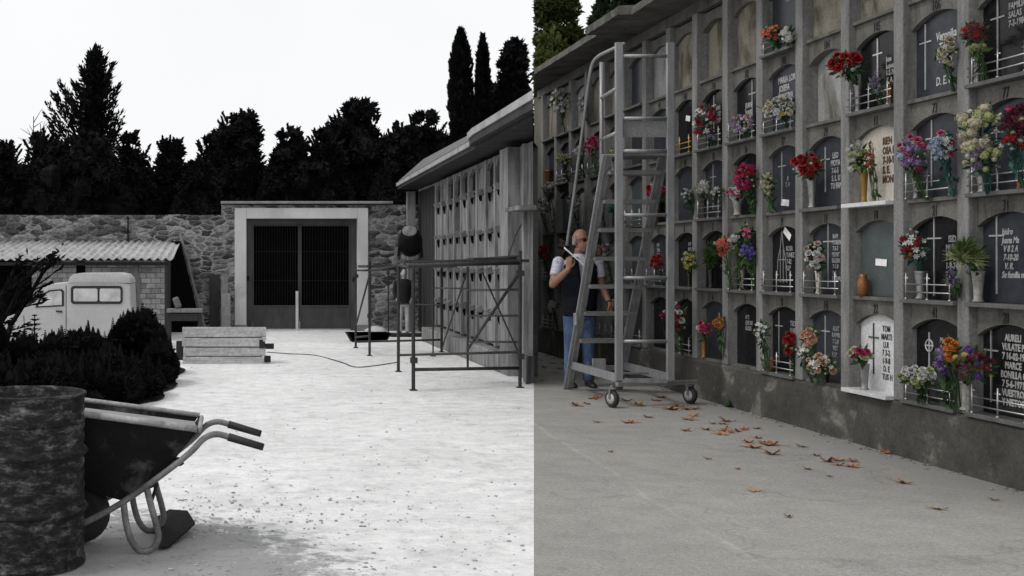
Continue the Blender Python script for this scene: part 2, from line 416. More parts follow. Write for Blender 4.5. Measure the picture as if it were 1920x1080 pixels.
def ledge(k, r, style):
    y0 = YP(k-1)+0.002; y1 = YP(k)-0.132; z = ZR[r]; mb = MB()
    if style == 'flush': mb.box(XW+0.03, XW+0.17, y0, y1, z-0.03, z)
    elif style == 'white': mb.box(XW-0.065, XW+0.165, y0-(0.0), y1, z-0.03, z+0.004)
    else: mb.box(XW-0.03, XW+0.165, y0, y1, z-0.03, z)
    return mb.build('ledge', white_marble if style == 'white' else (conc_lint if style == 'flush' else shelf_m), wall, bevel=0.004)
def cross(parent, y, z, h, mat, arm=None, x=XW+0.105, t=0.012, ornate=False):
    arm = arm or h*0.3
    mb = MB(); mb.box(x-0.008, x-0.001, y-t/2, y+t/2, z-h/2, z+h/2)
    zc = z+h*0.22
    mb.box(x-0.0075, x-0.0015, y-arm/2, y-t/2-0.0005, zc-t/2, zc+t/2); mb.box(x-0.0075, x-0.0015, y+t/2+0.0005, y+arm/2, zc-t/2, zc+t/2)
    if ornate:
        mb.tube([(x-0.006, y+0.045*math.cos(a), zc+0.045*math.sin(a)) for a in [2*math.pi*i/14 for i in range(15)]], 0.006, 6)
        mb.bar((x-0.005, y, z-h*0.2), (x-0.005, y+0.08, z-h*0.48), 0.008, 0.006); mb.bar((x-0.005, y, z-h*0.2), (x-0.005, y-0.08, z-h*0.48), 0.008, 0.006)
    return mb.build('cross', mat, parent)
def railing(k, r, mat=None, crosses=True, h=0.16):
    y0 = YP(k-1)+0.01; y1 = YP(k)-0.14; z = ZR[r]; x = XW-0.012; mb = MB()
    n = 3; ys = [y0+(y1-y0)*t for t in (0.08, 0.5, 0.92)]
    for zz in (z+0.055, z+h*0.72): mb.tube([(x, y0, zz), (x, y1, zz)], 0.0055, 6)
    for y in ys:
        top = h*1.25 if crosses else h*0.72
        mb.tube([(x, y, z), (x, y, z+top)], 0.007, 6)
        if crosses: mb.tube([(x, y-0.03, z+h), (x, y+0.03, z+h)], 0.006, 6)
        mb.lathe((x, y, z), [(0.014, 0), (0.012, 0.008), (0.006, 0.012)], 8)
    return mb.build('railing', mat or chrome, wall, True)
# cell: slab material, ledge style, number, railing(0/1/2=plain/'b' brass), cross spec (dy from the far jamb, z frac, height, material), lettering lines
Lt, Dm, Dk = letter_m, dim_letter, dark_letter
K = {}
def cell(k, r, mat, led='shelf', num=None, rail=None, cr=None, lines=None, lm=None, ty=0.27, tz=0.50, sz=0.062, shear=0.0, deep=0.0, orn=False, ctr=False, bold=0.0, arm=None):
    K[(k, r)] = (mat, led, num, rail, cr, lines, lm, ty, tz, sz, shear, deep, orn, ctr, bold, arm)
cell(0, 3, black_gr, rail=1, cr=(0.16, .42, 0.5, Dm), lines='FAMILIA\nSALAS\n7-3-1984', lm=Dm)
cell(0, 2, slate_gr, num='77', rail=1, cr=(0.15, .4, .45, Dm))
cell(0, 1, slate_gr, num='31', cr=(0.15, .44, .56, Lt), lines='Isidro\nJuana Ma\n V 8 2 A\n 7-10-20\n  V. R.\nSu familia nunca', lm=Lt, ty=0.20, tz=.50, sz=.062, shear=.25, arm=.16)
cell(0, 0, black_gr, num='28', rail=1, cr=(0.09, .42, .5, Dm), lines='   AURELI\n VULATE PA\n 7 16-02-1961\n   MARCE\nBONILLA GON\n 7 5-6-1971\n VUESTROS HIJ\n Y NIETOS', lm=Lt, ty=0.19, tz=.545, sz=.066, bold=.001)
cell(1, 3, slate_gr, led='flush', num='106', cr=(0.12, .40, .50, Lt), lines='Veronika\n  Torres\n  Pio M\n\nD. E. P.', lm=Lt, ty=0.25, tz=.44, sz=.088, shear=.1, orn=False, bold=.001)
cell(1, 2, slate_gr, led='flush', num='73', rail=1, cr=(0.2, .44, .5, Lt))
cell(1, 1, black_gr, num='21', rail=1, cr=(0.23, .42, .6, Lt), lines='  ISID\nMUNOZ\n7-5-61\n1-9-74\nF. JOSE', lm=Dm, ty=.37, tz=.46, sz=.07)
cell(1, 0, black_gr, num='41', rail=2, cr=(0.17, .44, .36, Lt), lines='  Manuel\n  Rosa', lm=Dm, ty=.27, tz=.48, sz=.06, shear=.2, orn=True)
cell(2, 4, beige_pl, led='flush'); cell(2, 3, black_gr, num='105', rail=1, cr=(.26, .46, .46, white_marble), lines='Jose\nLopez\n1-2-76\n F. A.\n D.E.', lm=Lt, ty=.38, tz=.40, sz=.06)
cell(2, 2, cream_marble, led='white', num='11', lines='RIEN\nOSA P\n7-10-91\nS. E.\nMONES', lm=brown_letter, ty=.33, tz=.50, sz=.082, bold=.002)
cell(2, 1, teal_gr, led='flush', num='10')
cell(2, 0, white_marble, led='white', num='22', cr=(.20, .44, .42, Dk), lines=' TOM\nMARTI\n  LUI\n 7 3-2\n 1-9-8\n  D. E\n TUS H', lm=Dk, ty=.31, tz=.52, sz=.068, arm=.15)
cell(3, 4, beige_pl, led='flush'); cell(3, 3, grey_pl, led='flush', num='104', deep=.04)
cell(3, 2, slate_gr, num='79', led='shelf', cr=(.22, .44, .4, Lt), lines='  LEO\nMOYA B\n 7-6-5\n S. L. U\nTU FAMILI', lm=Lt, ty=.31, tz=.46, sz=.07, arm=.15, bold=.001)
cell(3, 1, slate_gr, num='11', rail=1, cr=(.27, .44, .56, Lt), lines=' RAM\nMORENO\n 7-5-3\nMONT\nSALDA\n 7-1-9\n R. I.\nTU ESPO', lm=Lt, ty=.33, tz=.52, sz=.056, arm=.17)
cell(3, 0, slate_gr, num='14', led='flush', cr=(.22, .42, .5, Lt), lines=' ALAT\nRAMIR\n 7-2-8\n VIST\nR.I.P.', lm=Dm, ty=.33, tz=.48, sz=.06, arm=.15)
cell(4, 4, slate_gr, rail=2, lines='LUZ', lm=Dm); cell(4, 3, slate_gr, num='103', rail=2, lines='MARIA LOR\n JOSEFA\nPRIMITIVA\n 1-8-19\nTUS HIJO', lm=Lt, ty=.12, tz=.5, sz=.085, bold=.001)
cell(4, 2, slate_gr, num='17', led='flush', cr=(.2, .42, .5, Dm), lines='\n\n\n  A\nT. 4', lm=Dm)
cell(4, 1, black_gr, num='9', rail=1, lines='ROSA\nTUNEZ\n 7-82\nR.I.P', lm=Dm, ty=.28, tz=.42, sz=.065); cell(4, 0, black_gr, num='8', rail=1, cr=(.14, .42, .5, Dm), lines='TEO\nLUIS', lm=Dm, ty=.36, tz=.48, sz=.07)
cell(5, 4, beige_pl, led='flush'); cell(5, 3, black_gr, num='102', rail=1, cr=(.36, .46, .5, Lt), lines='JUAN\nMARI\n  D\n  A', lm=Lt, ty=.2, tz=.36, sz=.08)
cell(5, 2, black_gr, num='16', led='flush'); cell(5, 1, black_gr, rail=1, num='8'); cell(5, 0, black_gr, num='7', led='flush', lines='A TI\nQUE DE\nLUCES', lm=Dm, ty=.2, tz=.5, sz=.06)
cell(6, 4, beige_pl, led='flush', deep=.03); cell(6, 3, black_gr, num='101', rail=1, cr=(.22, .5, .4, Lt), lines='\n  ANA\n  RUIZ\n  D.E.P', lm=Dm, ty=.24, tz=.5, sz=.07); cell(6, 2, slate_gr, num='15', rail=1, cr=(.2, .44, .5, Dm))
cell(6, 1, black_gr, num='7'); cell(6, 0, slate_gr, num='6', led='flush', cr=(.36, .46, .3, Lt))
cell(7, 4, beige_pl, led='flush'); cell(7, 3, black_gr, num='100', rail='b'); cell(7, 2, slate_gr, num='14', led='flush'); cell(7, 1, black_gr, num='6', lines='A V\nR M\nC F', lm=Lt, ty=.3); cell(7, 0, black_gr, num='5', rail=1, led='flush')
cell(8, 4, grey_pl, led='flush'); cell(8, 3, slate_gr, num='99', led='flush'); cell(8, 2, black_gr, num='13', led='flush'); cell(8, 1, slate_gr, num='5', rail=1, lines='MMI\nTOR\nBEL\nAM', lm=Lt, ty=.1); cell(8, 0, black_gr, num='4', led='flush')
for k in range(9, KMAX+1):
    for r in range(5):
        cell(k, r, beige_pl if (r == 4 and k % 3) or (k in (10,) and r == 3) else random.choice([teal_gr, slate_gr, grey_pl, teal_gr]), led=random.choice(['shelf', 'shelf', 'flush']), rail=random.choice([1, None, 1]) if r < 4 else None)  # lighter slabs picked to offset the shade at this far end
for k in (-1,):
    for r in range(5): cell(k, r, random.choice([black_gr, slate_gr]))
cell(1, 4, beige_pl, led='flush'); cell(0, 4, slate_gr)
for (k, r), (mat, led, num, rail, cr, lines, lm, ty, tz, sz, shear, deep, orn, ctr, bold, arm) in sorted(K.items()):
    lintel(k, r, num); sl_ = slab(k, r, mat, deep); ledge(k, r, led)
    yf = YP(k)-0.133; zh = ZR[r]
    if cr: cross(sl_, yf-cr[0], zh+0.64*cr[1]+0.06, cr[2], cr[3], arm or cr[2]*.3, ornate=orn, x=XW+0.105+deep, t=0.011)
    if lines: put_text('lettering', lines, sz, (XW+0.103+deep, yf-ty, zh+tz-0.03), lm or Lt, sl_, shear=shear, bold=bold+0.0012, narrow=.78)
    if rail: railing(k, r, brass if rail == 'b' else chrome, rail != 2)
# paper notes stuck on slabs
for (u, v, w, h, rot) in ((1652, 492, 11, 13, 0.05), (1476, 438, 9, 13, 0.6), (1472, 380, 9, 12, 0.1), (1290, 222, 6, 10, 0.2)):
    p = PX(u, v, XW+0.099); s = p.y/F; mb = MB()
    mb.obox(p, (1, 0, 0), (0, math.cos(rot), math.sin(rot)), (0, -math.sin(rot), math.cos(rot)), 0.001, w*s*1.7, h*s/2)
    tgt = [o for o in wall.children if o.name.startswith('tombstone')]
    best = min(tgt, key=lambda o: abs((o.data.vertices[0].co.y+o.data.vertices[-1].co.y)/2+12-p.y)+abs((o.data.vertices[0].co.z+o.data.vertices[-1].co.z)/2-p.z))
    mb.build('paper_note', paper, best)
# engraved spire on one black slab (a line drawing of a monument)
p = PX(1466, 530, XW+0.103); sl_ = min([o for o in wall.children if o.name.startswith('tombstone')], key=lambda o: abs((o.data.vertices[0].co.y+o.data.vertices[-1].co.y)/2+12-p.y)+abs((o.data.vertices[0].co.z+o.data.vertices[-1].co.z)/2-p.z))
mb = MB(); x = XW+0.103
for (a, b) in (((-.10, 0), (-.08, .22)), ((.10, 0), (.08, .22)), ((-.08, .22), (-.03, .34)), ((.08, .22), (.03, .34)), ((-.03, .34), (0, .5)), ((.03, .34), (0, .5)), ((-.1, .02), (.1, .02)), ((-.08, .22), (.08, .22)), ((-.03, 0), (-.03, .32)), ((.03, 0), (.03, .32))):
    mb.bar((x, p.y-a[0], p.z+a[1]), (x, p.y-b[0], p.z+b[1]), 0.008, 0.004, (1, 0, 0))
mb.build('engraving', dim_letter, sl_)
# loose lime crumbs and old leaves' dust along the foot of the wall
mb = MB(); 
for i in range(520):
    y = random.uniform(6.5, 19); r = random.choice([0.004, 0.005, 0.008, 0.013])
    if noise.noise(Vector((y*1.3, 0, 4))) < -.1: continue
    x = XW-0.02-abs(random.gauss(0, 0.05))-(0.10 if random.random() < .1 else 0)
    mb.ball((x, y, r*0.3), r*1.3, r, r*0.7, 6, 4, 0.5, i)
tag(mb.build('rubble_crumbs', noisy('lime_crumb', 0.10, 0.30, 8), loc=(0, 0, 0)), kind='stuff')
# ------------------------------------------------------------------ the old yard on the left (everything there is black, white and grey)
def smooth_path(pts, k=3):
    out = []
    for i in range(len(pts)-1):
        p0, p1, p2, p3 = pts[max(i-1, 0)], pts[i], pts[i+1], pts[min(i+2, len(pts)-1)]
        for j in range(k):
            t = j/k; out.append(.5*((2*p1)+(p2-p0)*t+(2*p0-5*p1+4*p2-p3)*t*t+(3*p1-p0-3*p2+p3)*t*t*t))
    return out+[pts[-1]]
GW = 25.8                                      # plane of the gate wall
def stone_mat():
    m, nt, b = new_mat('rubble_stone')
    g = N(nt, 'ShaderNodeNewGeometry'); mp = N(nt, 'ShaderNodeMapping'); mp.inputs['Scale'].default_value = (4.0, 4.0, 8.5)
    L(nt, g.outputs['Position'], mp.inputs['Vector'])
    wob = N(nt, 'ShaderNodeTexNoise'); wob.inputs['Scale'].default_value = 2.0; L(nt, mp.outputs['Vector'], wob.inputs['Vector'])
    v = mix(nt, 0.6, mp.outputs['Vector'], wob.outputs['Color'], 'ADD')
    e = N(nt, 'ShaderNodeTexVoronoi', feature='DISTANCE_TO_EDGE'); L(nt, v, e.inputs['Vector']); e.inputs['Scale'].default_value = 1.0
    c = N(nt, 'ShaderNodeTexVoronoi', feature='F1'); L(nt, v, c.inputs['Vector']); c.inputs['Scale'].default_value = 1.0
    sp = N(nt, 'ShaderNodeSeparateXYZ'); L(nt, c.outputs['Color'], sp.inputs[0])
    col = ramp(nt, sp.outputs['X'], [(0.0, 0.035), (0.5, 0.12), (1.0, 0.27)])
    col = mix(nt, 0.9, col, ramp(nt, nz(nt, pos(nt), 14, 8, 0.75), [(0.32, 0.35), (0.68, 1.6)]), 'MULTIPLY')
    mort = ramp(nt, e.outputs['Distance'], [(0.02, 1.0), (0.10, 0.0)])
    mn = ramp(nt, nz(nt, pos(nt), 1.1, 4), [(0.4, 0.1), (0.62, 0.95)])
    mm = N(nt, 'ShaderNodeMath', operation='MULTIPLY'); L(nt, mort, mm.inputs[0]); L(nt, mn, mm.inputs[1])
    col = mix(nt, mm.outputs[0], col, (0.34, 0.34, 0.34))
    L(nt, col, b.inputs['Base Color']); b.inputs['Roughness'].default_value = 0.95; b.inputs['Specular IOR Level'].default_value = 0.1
    bump(nt, b, e.outputs['Distance'], 0.8, 0.08); return m
def brick_mat(name, c1, c2, mortar, bw, bh):
    m, nt, b = new_mat(name)
    g = N(nt, 'ShaderNodeNewGeometry'); sp = N(nt, 'ShaderNodeSeparateXYZ'); L(nt, g.outputs['Position'], sp.inputs[0])
    ad = N(nt, 'ShaderNodeMath', operation='ADD'); L(nt, sp.outputs['X'], ad.inputs[0]); L(nt, sp.outputs['Y'], ad.inputs[1])
    cb = N(nt, 'ShaderNodeCombineXYZ'); L(nt, ad.outputs[0], cb.inputs['X']); L(nt, sp.outputs['Z'], cb.inputs['Y'])
    t = N(nt, 'ShaderNodeTexBrick'); L(nt, cb.outputs[0], t.inputs['Vector'])
    t.inputs['Color1'].default_value = g3(c1)+(1,); t.inputs['Color2'].default_value = g3(c2)+(1,); t.inputs['Mortar'].default_value = g3(mortar)+(1,)
    t.inputs['Scale'].default_value = 1.0; t.inputs['Brick Width'].default_value = bw; t.inputs['Row Height'].default_value = bh; t.inputs['Mortar Size'].default_value = bh*0.07
    col = mix(nt, 0.9, t.outputs['Color'], ramp(nt, nz(nt, pos(nt), 9, 8, 0.75), [(0.3, 0.55), (0.7, 1.3)]), 'MULTIPLY')
    L(nt, col, b.inputs['Base Color']); b.inputs['Roughness'].default_value = 0.95; b.inputs['Specular IOR Level'].default_value = 0.1
    bump(nt, b, t.outputs['Fac'], -0.5, 0.01); return m
stone = stone_mat(); shed_brick = brick_mat('pale_brick', 0.22, 0.42, 0.10, 0.19, 0.10)
white_r = noisy('whitewash_render', 0.50, 0.64, 2.2, 0.9, (1, 1, 0.6), 0.25, stain=0.36, sscale=1.6, slo=0.55, shi=0.72)
coping_m = noisy('coping_stone', 0.16, 0.30, 4, 0.9, bmp=0.4)
iron_d = noisy('dark_iron', 0.006, 0.013, 8, 0.7, spec=0.1, bmp=0.1); iron_g = noisy('grey_iron', 0.035, 0.075, 5, 0.6, (1, 1, 0.4), spec=0.3, stain=0.045, sscale=3)
black_m = plain('black_shade', 0.006, 0.95, spec=0.0)  # near-black colour that stands for shade in openings and recesses
pale_wood = noisy('pale_plank', 0.34, 0.54, 7, 0.85, (0.5, 0.5, 5), 0.25, stain=0.2, sscale=5, slo=0.56, shi=0.7, fine=30)
grey_wood = noisy('grey_plank', 0.14, 0.24, 7, 0.9, (4, 4, 0.5), 0.25, stain=0.07, sscale=5)
dark_wood = noisy('dark_plank', 0.02, 0.04, 7, 0.9, (4, 4, 0.5), 0.25)
# stone boundary wall with raised gateway
def px(u, Y): return (u-CX)*Y/F
def pz(v, Y): return H-(v-HZ)*Y/F
sw = thing('stone_wall', 'rubble stone boundary wall with raised coping over the iron gate', 'stone wall', (px(560, GW), GW, 0))
def rough_wall(x0, x1, z1, y=GW):
    mb = MB(); n = max(2, int((x1-x0)/0.25)); rings = []
    for i in range(n+1):
        x = x0+(x1-x0)*i/n; t = z1+0.02*noise.noise(Vector((x*3, z1, 0)))
        rings.append([Vector((x, y, -0.05)), Vector((x, y, t)), Vector((x, y+0.45, t)), Vector((x, y+0.45, -0.05))])
    return mb.loft(rings)
xo0, xo1 = px(440, GW), px(690, GW); xi0, xi1 = px(462, GW), px(670, GW)
zi = pz(410, GW); zo = pz(390, GW); zt = pz(384, GW)
rough_wall(-14, px(415, GW), pz(403, GW)).build('masonry', stone, sw)
rough_wall(px(415, GW)+0.001, xo0, zt).build('masonry', stone, sw)
rough_wall(xo1, 4.3, zt).build('masonry', stone, sw)
mb = MB(); mb.box(xo0+.001, xo1-.001, GW+0.02, GW+0.44, zo+0.001, zt-0.005); mb.build('masonry', stone, sw)
mb = MB(); mb.box(px(414, GW), px(736, GW), GW-0.10, GW+0.5, zt+0.02, zt+0.075); mb.build('coping', coping_m, sw, bevel=0.01)
mb = MB(); mb.box(xo0, xi0, GW-0.05, GW+0.40, 0.12, zo, 0); mb.box(xi1, xo1, GW-0.05, GW+0.40, 0.12, zo); mb.box(xi0+.001, xi1-.001, GW-0.05, GW+0.40, zi, zo)
mb.build('gate_surround', white_r, sw, bevel=0.01)
mb = MB(); mb.box(xo0-0.01, xi0+0.015, GW-0.09, GW+0.40, -0.02, 0.118); mb.build('plinth_block', coping_m, sw, bevel=0.01); mb = MB(); mb.box(xi1-0.015, xo1+0.01, GW-0.09, GW+0.40, -0.02, 0.118)
mb.build('plinth_block', coping_m, sw, bevel=0.01)
mb = MB(); mb.box(px(240, GW)-.012, px(240, GW)+.012, GW-0.03, GW-0.003, pz(455, GW), pz(405, GW)); mb.build('drain_pipe', iron_d, sw)
# gate
gt = thing('iron_gate', 'dark double iron gate with barred upper halves between pale jambs', 'gate', (px(566, GW), GW+0.18, 0))
yg = GW+0.17; zg1 = pz(420, GW)
mb = MB(); mb.box(xi0+.003, xi0+0.13, yg-.05, yg+.1, 0, zi-.003); mb.box(xi1-0.13, xi1-.003, yg-.05, yg+.1, 0, zi-.003); mb.box(xi0+.131, xi1-.131, yg-.05, yg+.1, zg1, zi-.003); mb.build('gate_frame', iron_g, gt)
xm = px(563, GW)
for (a, b) in ((xi0+0.133, xm-0.004), (xm+0.004, xi1-0.133)):
    mb = MB(); z0, z1 = 0.03, zg1-0.006; zp = pz(573, GW); t = 0.035
    mb.box(a, a+t, yg, yg+.04, z0, z1); mb.box(b-t, b, yg, yg+.04, z0, z1); mb.box(a+t, b-t, yg, yg+.04, z1-t, z1); mb.box(a+t, b-t, yg, yg+.04, z0, z0+t); mb.box(a+t, b-t, yg, yg+.04, zp-t, zp)
    lf = mb.build('gate_leaf', iron_g, gt)
    mb = MB(); mb.box(a+t, b-t, yg+.012, yg+.03, z0+t, zp-t); mb.build('lower_panel', iron_g, lf)
    mb = MB(); n = 17
    for i in range(1, n): mb.tube([(a+t+(b-a-2*t)*i/n, yg+.02, zp), (a+t+(b-a-2*t)*i/n, yg+.02, z1-t)], 0.008, 6)
    for q in (0.3, 0.66): mb.box(a+t, b-t, yg+.014, yg+.026, zp+(z1-zp)*q, zp+(z1-zp)*q+.02)
    mb.build('bars', iron_d, lf)
    mb = MB(); mb.box(a+t, b-t, yg+.034, yg+.038, zp, z1-t); mb.build('sheet_backing', plain('black_sheet', 0.003, 0.95, spec=0.0, var=.5, scale=3), lf)  # near-black sheet closing the leaf behind its bars
mb = MB(); mb.box(px(555, GW), px(560, GW), yg-.06, yg-.03, 0.0, pz(546, GW)); mb.build('drop_bolt', white_r, gt)
for (u, v) in ((459+4, 522), (664, 524)):
    mb = MB(); mb.box(px(u, GW)-.02, px(u, GW)+.05, yg-.075, yg-.052, pz(v, GW)-.05, pz(v, GW)+.05); mb.build('hinge', iron_d, gt)

# shed
SY = 22.6
shed = thing('brick_shed', 'pale brick shed with corrugated roof leaning on the stone wall', 'shed', (px(160, SY), SY, 0))
sx0, sx1 = -5.6, px(308, SY); ze = pz(487, SY)
mb = MB(); mb.box(px(60, SY), sx1, SY, SY+0.12, -0.02, ze-0.01); mb.build('front_wall', shed_brick, shed)
mb = MB(); mb.box(sx0, px(-30, SY), SY, SY+0.12, -0.02, ze-0.01); mb.build('front_wall', shed_brick, shed)
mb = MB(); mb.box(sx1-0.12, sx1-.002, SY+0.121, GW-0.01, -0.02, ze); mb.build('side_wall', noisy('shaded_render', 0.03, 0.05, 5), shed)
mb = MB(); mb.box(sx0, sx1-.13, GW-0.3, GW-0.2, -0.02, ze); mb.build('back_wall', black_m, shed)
mb = MB(); mb.box(px(262, SY), px(248, SY), SY-.03, SY-.002, 0.0, ze-.05); mb.build('door_post', grey_wood, shed)
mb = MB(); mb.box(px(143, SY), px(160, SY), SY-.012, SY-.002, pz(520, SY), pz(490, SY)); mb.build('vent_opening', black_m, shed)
rings = []; xr0, xr1 = -6.0, px(326, SY); nr = 640; zr = pz(452, GW)
vs = []; fs = []
for j, (yy, zz) in enumerate(((SY-0.38, ze+0.015), (SY+1.0, ze+(zr-ze)*0.42), (GW-0.02, zr))):
    for i in range(nr+1):
        x = xr0+(xr1-xr0)*i/nr
        vs.append((x, yy, zz+0.022*math.sin(x*2*math.pi/0.155)+0.012*noise.noise(Vector((x*0.8, yy, 0)))))
for j in range(2):
    for i in range(nr):
        a = j*(nr+1)+i; fs.append((a, a+1, a+nr+2, a+nr+1))
mb = MB(); mb.add(vs, fs); ro = mb.build('corrugated_roof', noisy('fibre_cement', 0.32, 0.52, 2.5, 0.85, (4, 1, 1), 0.3, stain=0.15, sscale=2.2, slo=0.5, shi=0.7), shed, True)
sm = ro.modifiers.new('t', 'SOLIDIFY'); sm.thickness = 0.012
mb = MB(); mb.box(xr0, xr1-.06, SY-.25, SY-.19, ze-.11, ze-.045); mb.build('eave_beam', dark_wood, shed)

# van (profile seen from its left side, nose to the left)
VY = 20.5; vx = lambda u: px(u, VY); vz = lambda v: pz(v, VY)
van_p = noisy('pale_van_paint', 0.38, 0.50, 1.5, 0.45, (1, 1, 1), 0.0, spec=0.4, stain=0.36, sscale=2.4, slo=0.58, shi=0.75)
rubber = plain('black_rubber', 0.015, 0.7); glassd = plain('van_window_glass', 0.50, 0.12, 0.0, 0.6, 0.25, 5)
van = thing('parked_van', 'old pale panel van with raised rear roof parked before the brick shed', 'van', (vx(140), VY+0.55, 0))
def profile(pts, y0, y1, name, mat, inset=0.05):
    """side profile lofted across the van, narrower at both flanks so the edges roll over"""
    cx = sum(p[0] for p in pts)/len(pts); cz = sum(p[1] for p in pts)/len(pts); rings = []
    for y, k in ((y0+inset*0.0, 0.965), (y0+inset*0.35, 0.99), (y0+inset*1.3, 1.0), (y1-inset*1.3, 1.0), (y1-inset*.35, .99), (y1, 0.965)):
        rings.append([Vector((cx+(p[0]-cx)*(k*.5+.5), y, (vz(640) if p[1] < vz(630) else cz+(p[1]-cz)*k))) for p in pts])
    mb = MB(); mb.loft(rings); return mb.build(name, mat, van, True, bevel=0.01)
def pp(*uv): return [(vx(u), vz(v)) for u, v in uv]
bd = profile(pp((246, 640), (247, 575), (245, 532), (225, 529), (126, 529), (100, 531), (84, 536), (68, 548), (54, 566), (42, 582), (25, 590), (5, 597), (-14, 608), (-20, 625), (-20, 640)), VY, VY+1.08, 'body', van_p)
for p_ in bd.data.polygons: p_.use_smooth = False
rb = profile(pp((246, 531), (244, 522), (236, 514), (222, 511.5), (150, 512), (138, 514), (130, 520), (126.5, 531)), VY-0.012, VY+1.092, 'raised_roof', van_p, 0.11)
def rrect(u0, v0, u1, v1, r, slant=0.0):
    pts = []
    for (cu, cv, a0) in ((u1-r, v0+r, -90), (u1-r, v1-r, 0), (u0+r, v1-r, 90), (u0+r, v0+r, 180)):
        for i in range(5):
            a = math.radians(a0+90*i/4); u = cu+r*math.cos(a); v = cv+r*math.sin(a)
            pts.append((u, v))
    return [(vx(u+slant*(v1-v)), vz(v)) for u, v in pts]
mb = MB(); mb.prism(rrect(133, 536, 230, 570, 6), 'y', VY-.014, VY+.02); wf = mb.build('side_window', rubber, bd)
mb = MB(); mb.prism(rrect(138, 541, 183, 565, 3), 'y', VY-.018, VY-.008); mb.prism(rrect(187, 541, 226, 565, 3), 'y', VY-.018, VY-.008); mb.build('window_pane', glassd, van)
mb = MB(); pts = pp((66, 577), (74, 560), (84, 549), (92, 544), (116, 542), (120, 546), (120, 574)); mb.prism(pts, 'y', VY-.013, VY+.02); mb.build('cab_window', rubber, van)
mb = MB(); pts = pp((72, 574), (78, 561), (87, 551), (94, 547), (113, 545), (116, 548), (116, 571.5)); mb.prism(pts, 'y', VY-.017, VY-.008); mb.build('cab_window_pane', glassd, van)
mb = MB(); mb.tube([P(98, 573, VY-.02), P(101, 556, VY-.02), P(106, 549, VY-.02)], .006, 6); mb.build('seat_outline', van_p, van)
for pts in (pp((123.4, 535), (124.6, 535), (124.6, 636), (123.4, 636)), pp((44, 592), (45.2, 592), (47.2, 636), (46, 636))):
    mb = MB(); mb.prism(pts, 'y', VY-.004, VY+.02); mb.build('door_gap', rubber, van)
mb = MB(); mb.prism(pp((105, 582), (117, 583), (117, 586), (106, 585)), 'y', VY-.03, VY-.002); mb.build('door_handle', rubber, van)
mb = MB(); mb.prism(pp((50, 571), (80, 545), (83, 547), (54, 575)), 'y', VY-.004, VY+.03); mb.build('windscreen_seal', rubber, van)
for u in (28, 215):
    for y in (VY+0.02, VY+0.94):
        c = Vector((vx(u), y+.06, .235)); mb = MB()
        mb.loft([[c+Vector((r*math.cos(a), yy, r*math.sin(a))) for a in [2*math.pi*i/20 for i in range(20)]] for yy, r in ((-.07, .19), (-.06, .23), (.06, .23), (.07, .19))])
        w_ = mb.build('wheel', rubber, van, True)
        mb = MB(); mb.loft([[c+Vector((r*math.cos(a), yy, r*math.sin(a))) for a in [2*math.pi*i/16 for i in range(16)]] for yy, r in ((-.08, .05), (-.075, .13), (-.06, .14))]); mb.build('rim', iron_g, w_, True)

# things by the gate
def leaning_board(name, label, u0, u1, v0, Y, mat, lean=0.25, vb=None, cat='board'):
    x0, x1 = px(u0, Y), px(u1, Y); z1 = pz(v0, Y); mb = MB()
    mb.add([(x0, Y-lean, 0), (x1, Y-lean, 0), (x1, Y-lean+.03, 0), (x0, Y-lean+.03, 0), (x0, Y, z1), (x1, Y, z1), (x1, Y+.03, z1), (x0, Y+.03, z1)], [(0, 1, 5, 4), (1, 2, 6, 5), (2, 3, 7, 6), (3, 0, 4, 7), (4, 5, 6, 7), (0, 3, 2, 1)])
    return tag(mb.build(name, mat), label, cat)
leaning_board('wooden_board', 'dark wide board leaning on the stone wall left of the gate', 393, 412, 515, GW-.06, dark_wood)
leaning_board('wooden_board', 'tall narrow grey board leaning between the dark board and the gate jamb', 414, 427, 515, GW-.09, grey_wood, .3)
leaning_board('wooden_board', 'shorter grey board leaning in front of the tall narrow board by the gate', 415, 432, 550, GW-.30, noisy('mid_plank', 0.2, 0.3, 7, 0.9, (4, 4, .5)), .2)
mb = MB(); mb.tube([P(338, 440, GW-.07), P(352, 492, GW-.4), P(385, 622, 24.0)], 0.035, 8); tag(mb.build('wooden_pole', noisy('pole_wood', .1, .18, 6), smooth=True), 'long thin pole leaning on the stone wall right of the shed roof', 'pole')
# black sheet in place of the shade in the lean-to recess behind the bench
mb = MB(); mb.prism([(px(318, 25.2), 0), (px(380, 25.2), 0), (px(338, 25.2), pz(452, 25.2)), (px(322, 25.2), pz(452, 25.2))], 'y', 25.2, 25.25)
tag(mb.build('recess_shade', black_m), 'black sheet standing in for shade between the shed and the leaning pole', 'recess_shade')
BY = 20.3
bench = thing('work_bench', 'dark low work bench standing beside the shed corner', 'bench', (px(345, BY), BY+.2, 0))
mb = MB(); mb.box(px(312, BY), px(379, BY), BY, BY+.45, pz(586, BY), pz(580, BY)); mb.build('bench_top', grey_wood, bench)
for u in (316, 374):
    for dy in (.03, .38):
        mb = MB(); mb.box(px(u, BY)-.03, px(u, BY)+.03, BY+dy, BY+dy+.05, 0, pz(586.2, BY)); mb.build('leg', dark_wood, bench)
mb = MB(); mb.box(px(318, BY), px(372, BY), BY+.02, BY+.05, pz(602, BY), pz(588, BY)); mb.build('apron', dark_wood, bench)
mb = MB(); mb.obox(Vector((px(331, BY), BY+.2, pz(580, BY)+.108)), (-.38, 0, 1), (0, 1, 0), (1, 0, .38), .10, .09, .055); o = mb.build('cement_sack', noisy('sack_paper', .12, .18, 5), bevel=.03); tag(o, 'small slumped grey sack on the dark bench', 'sack')
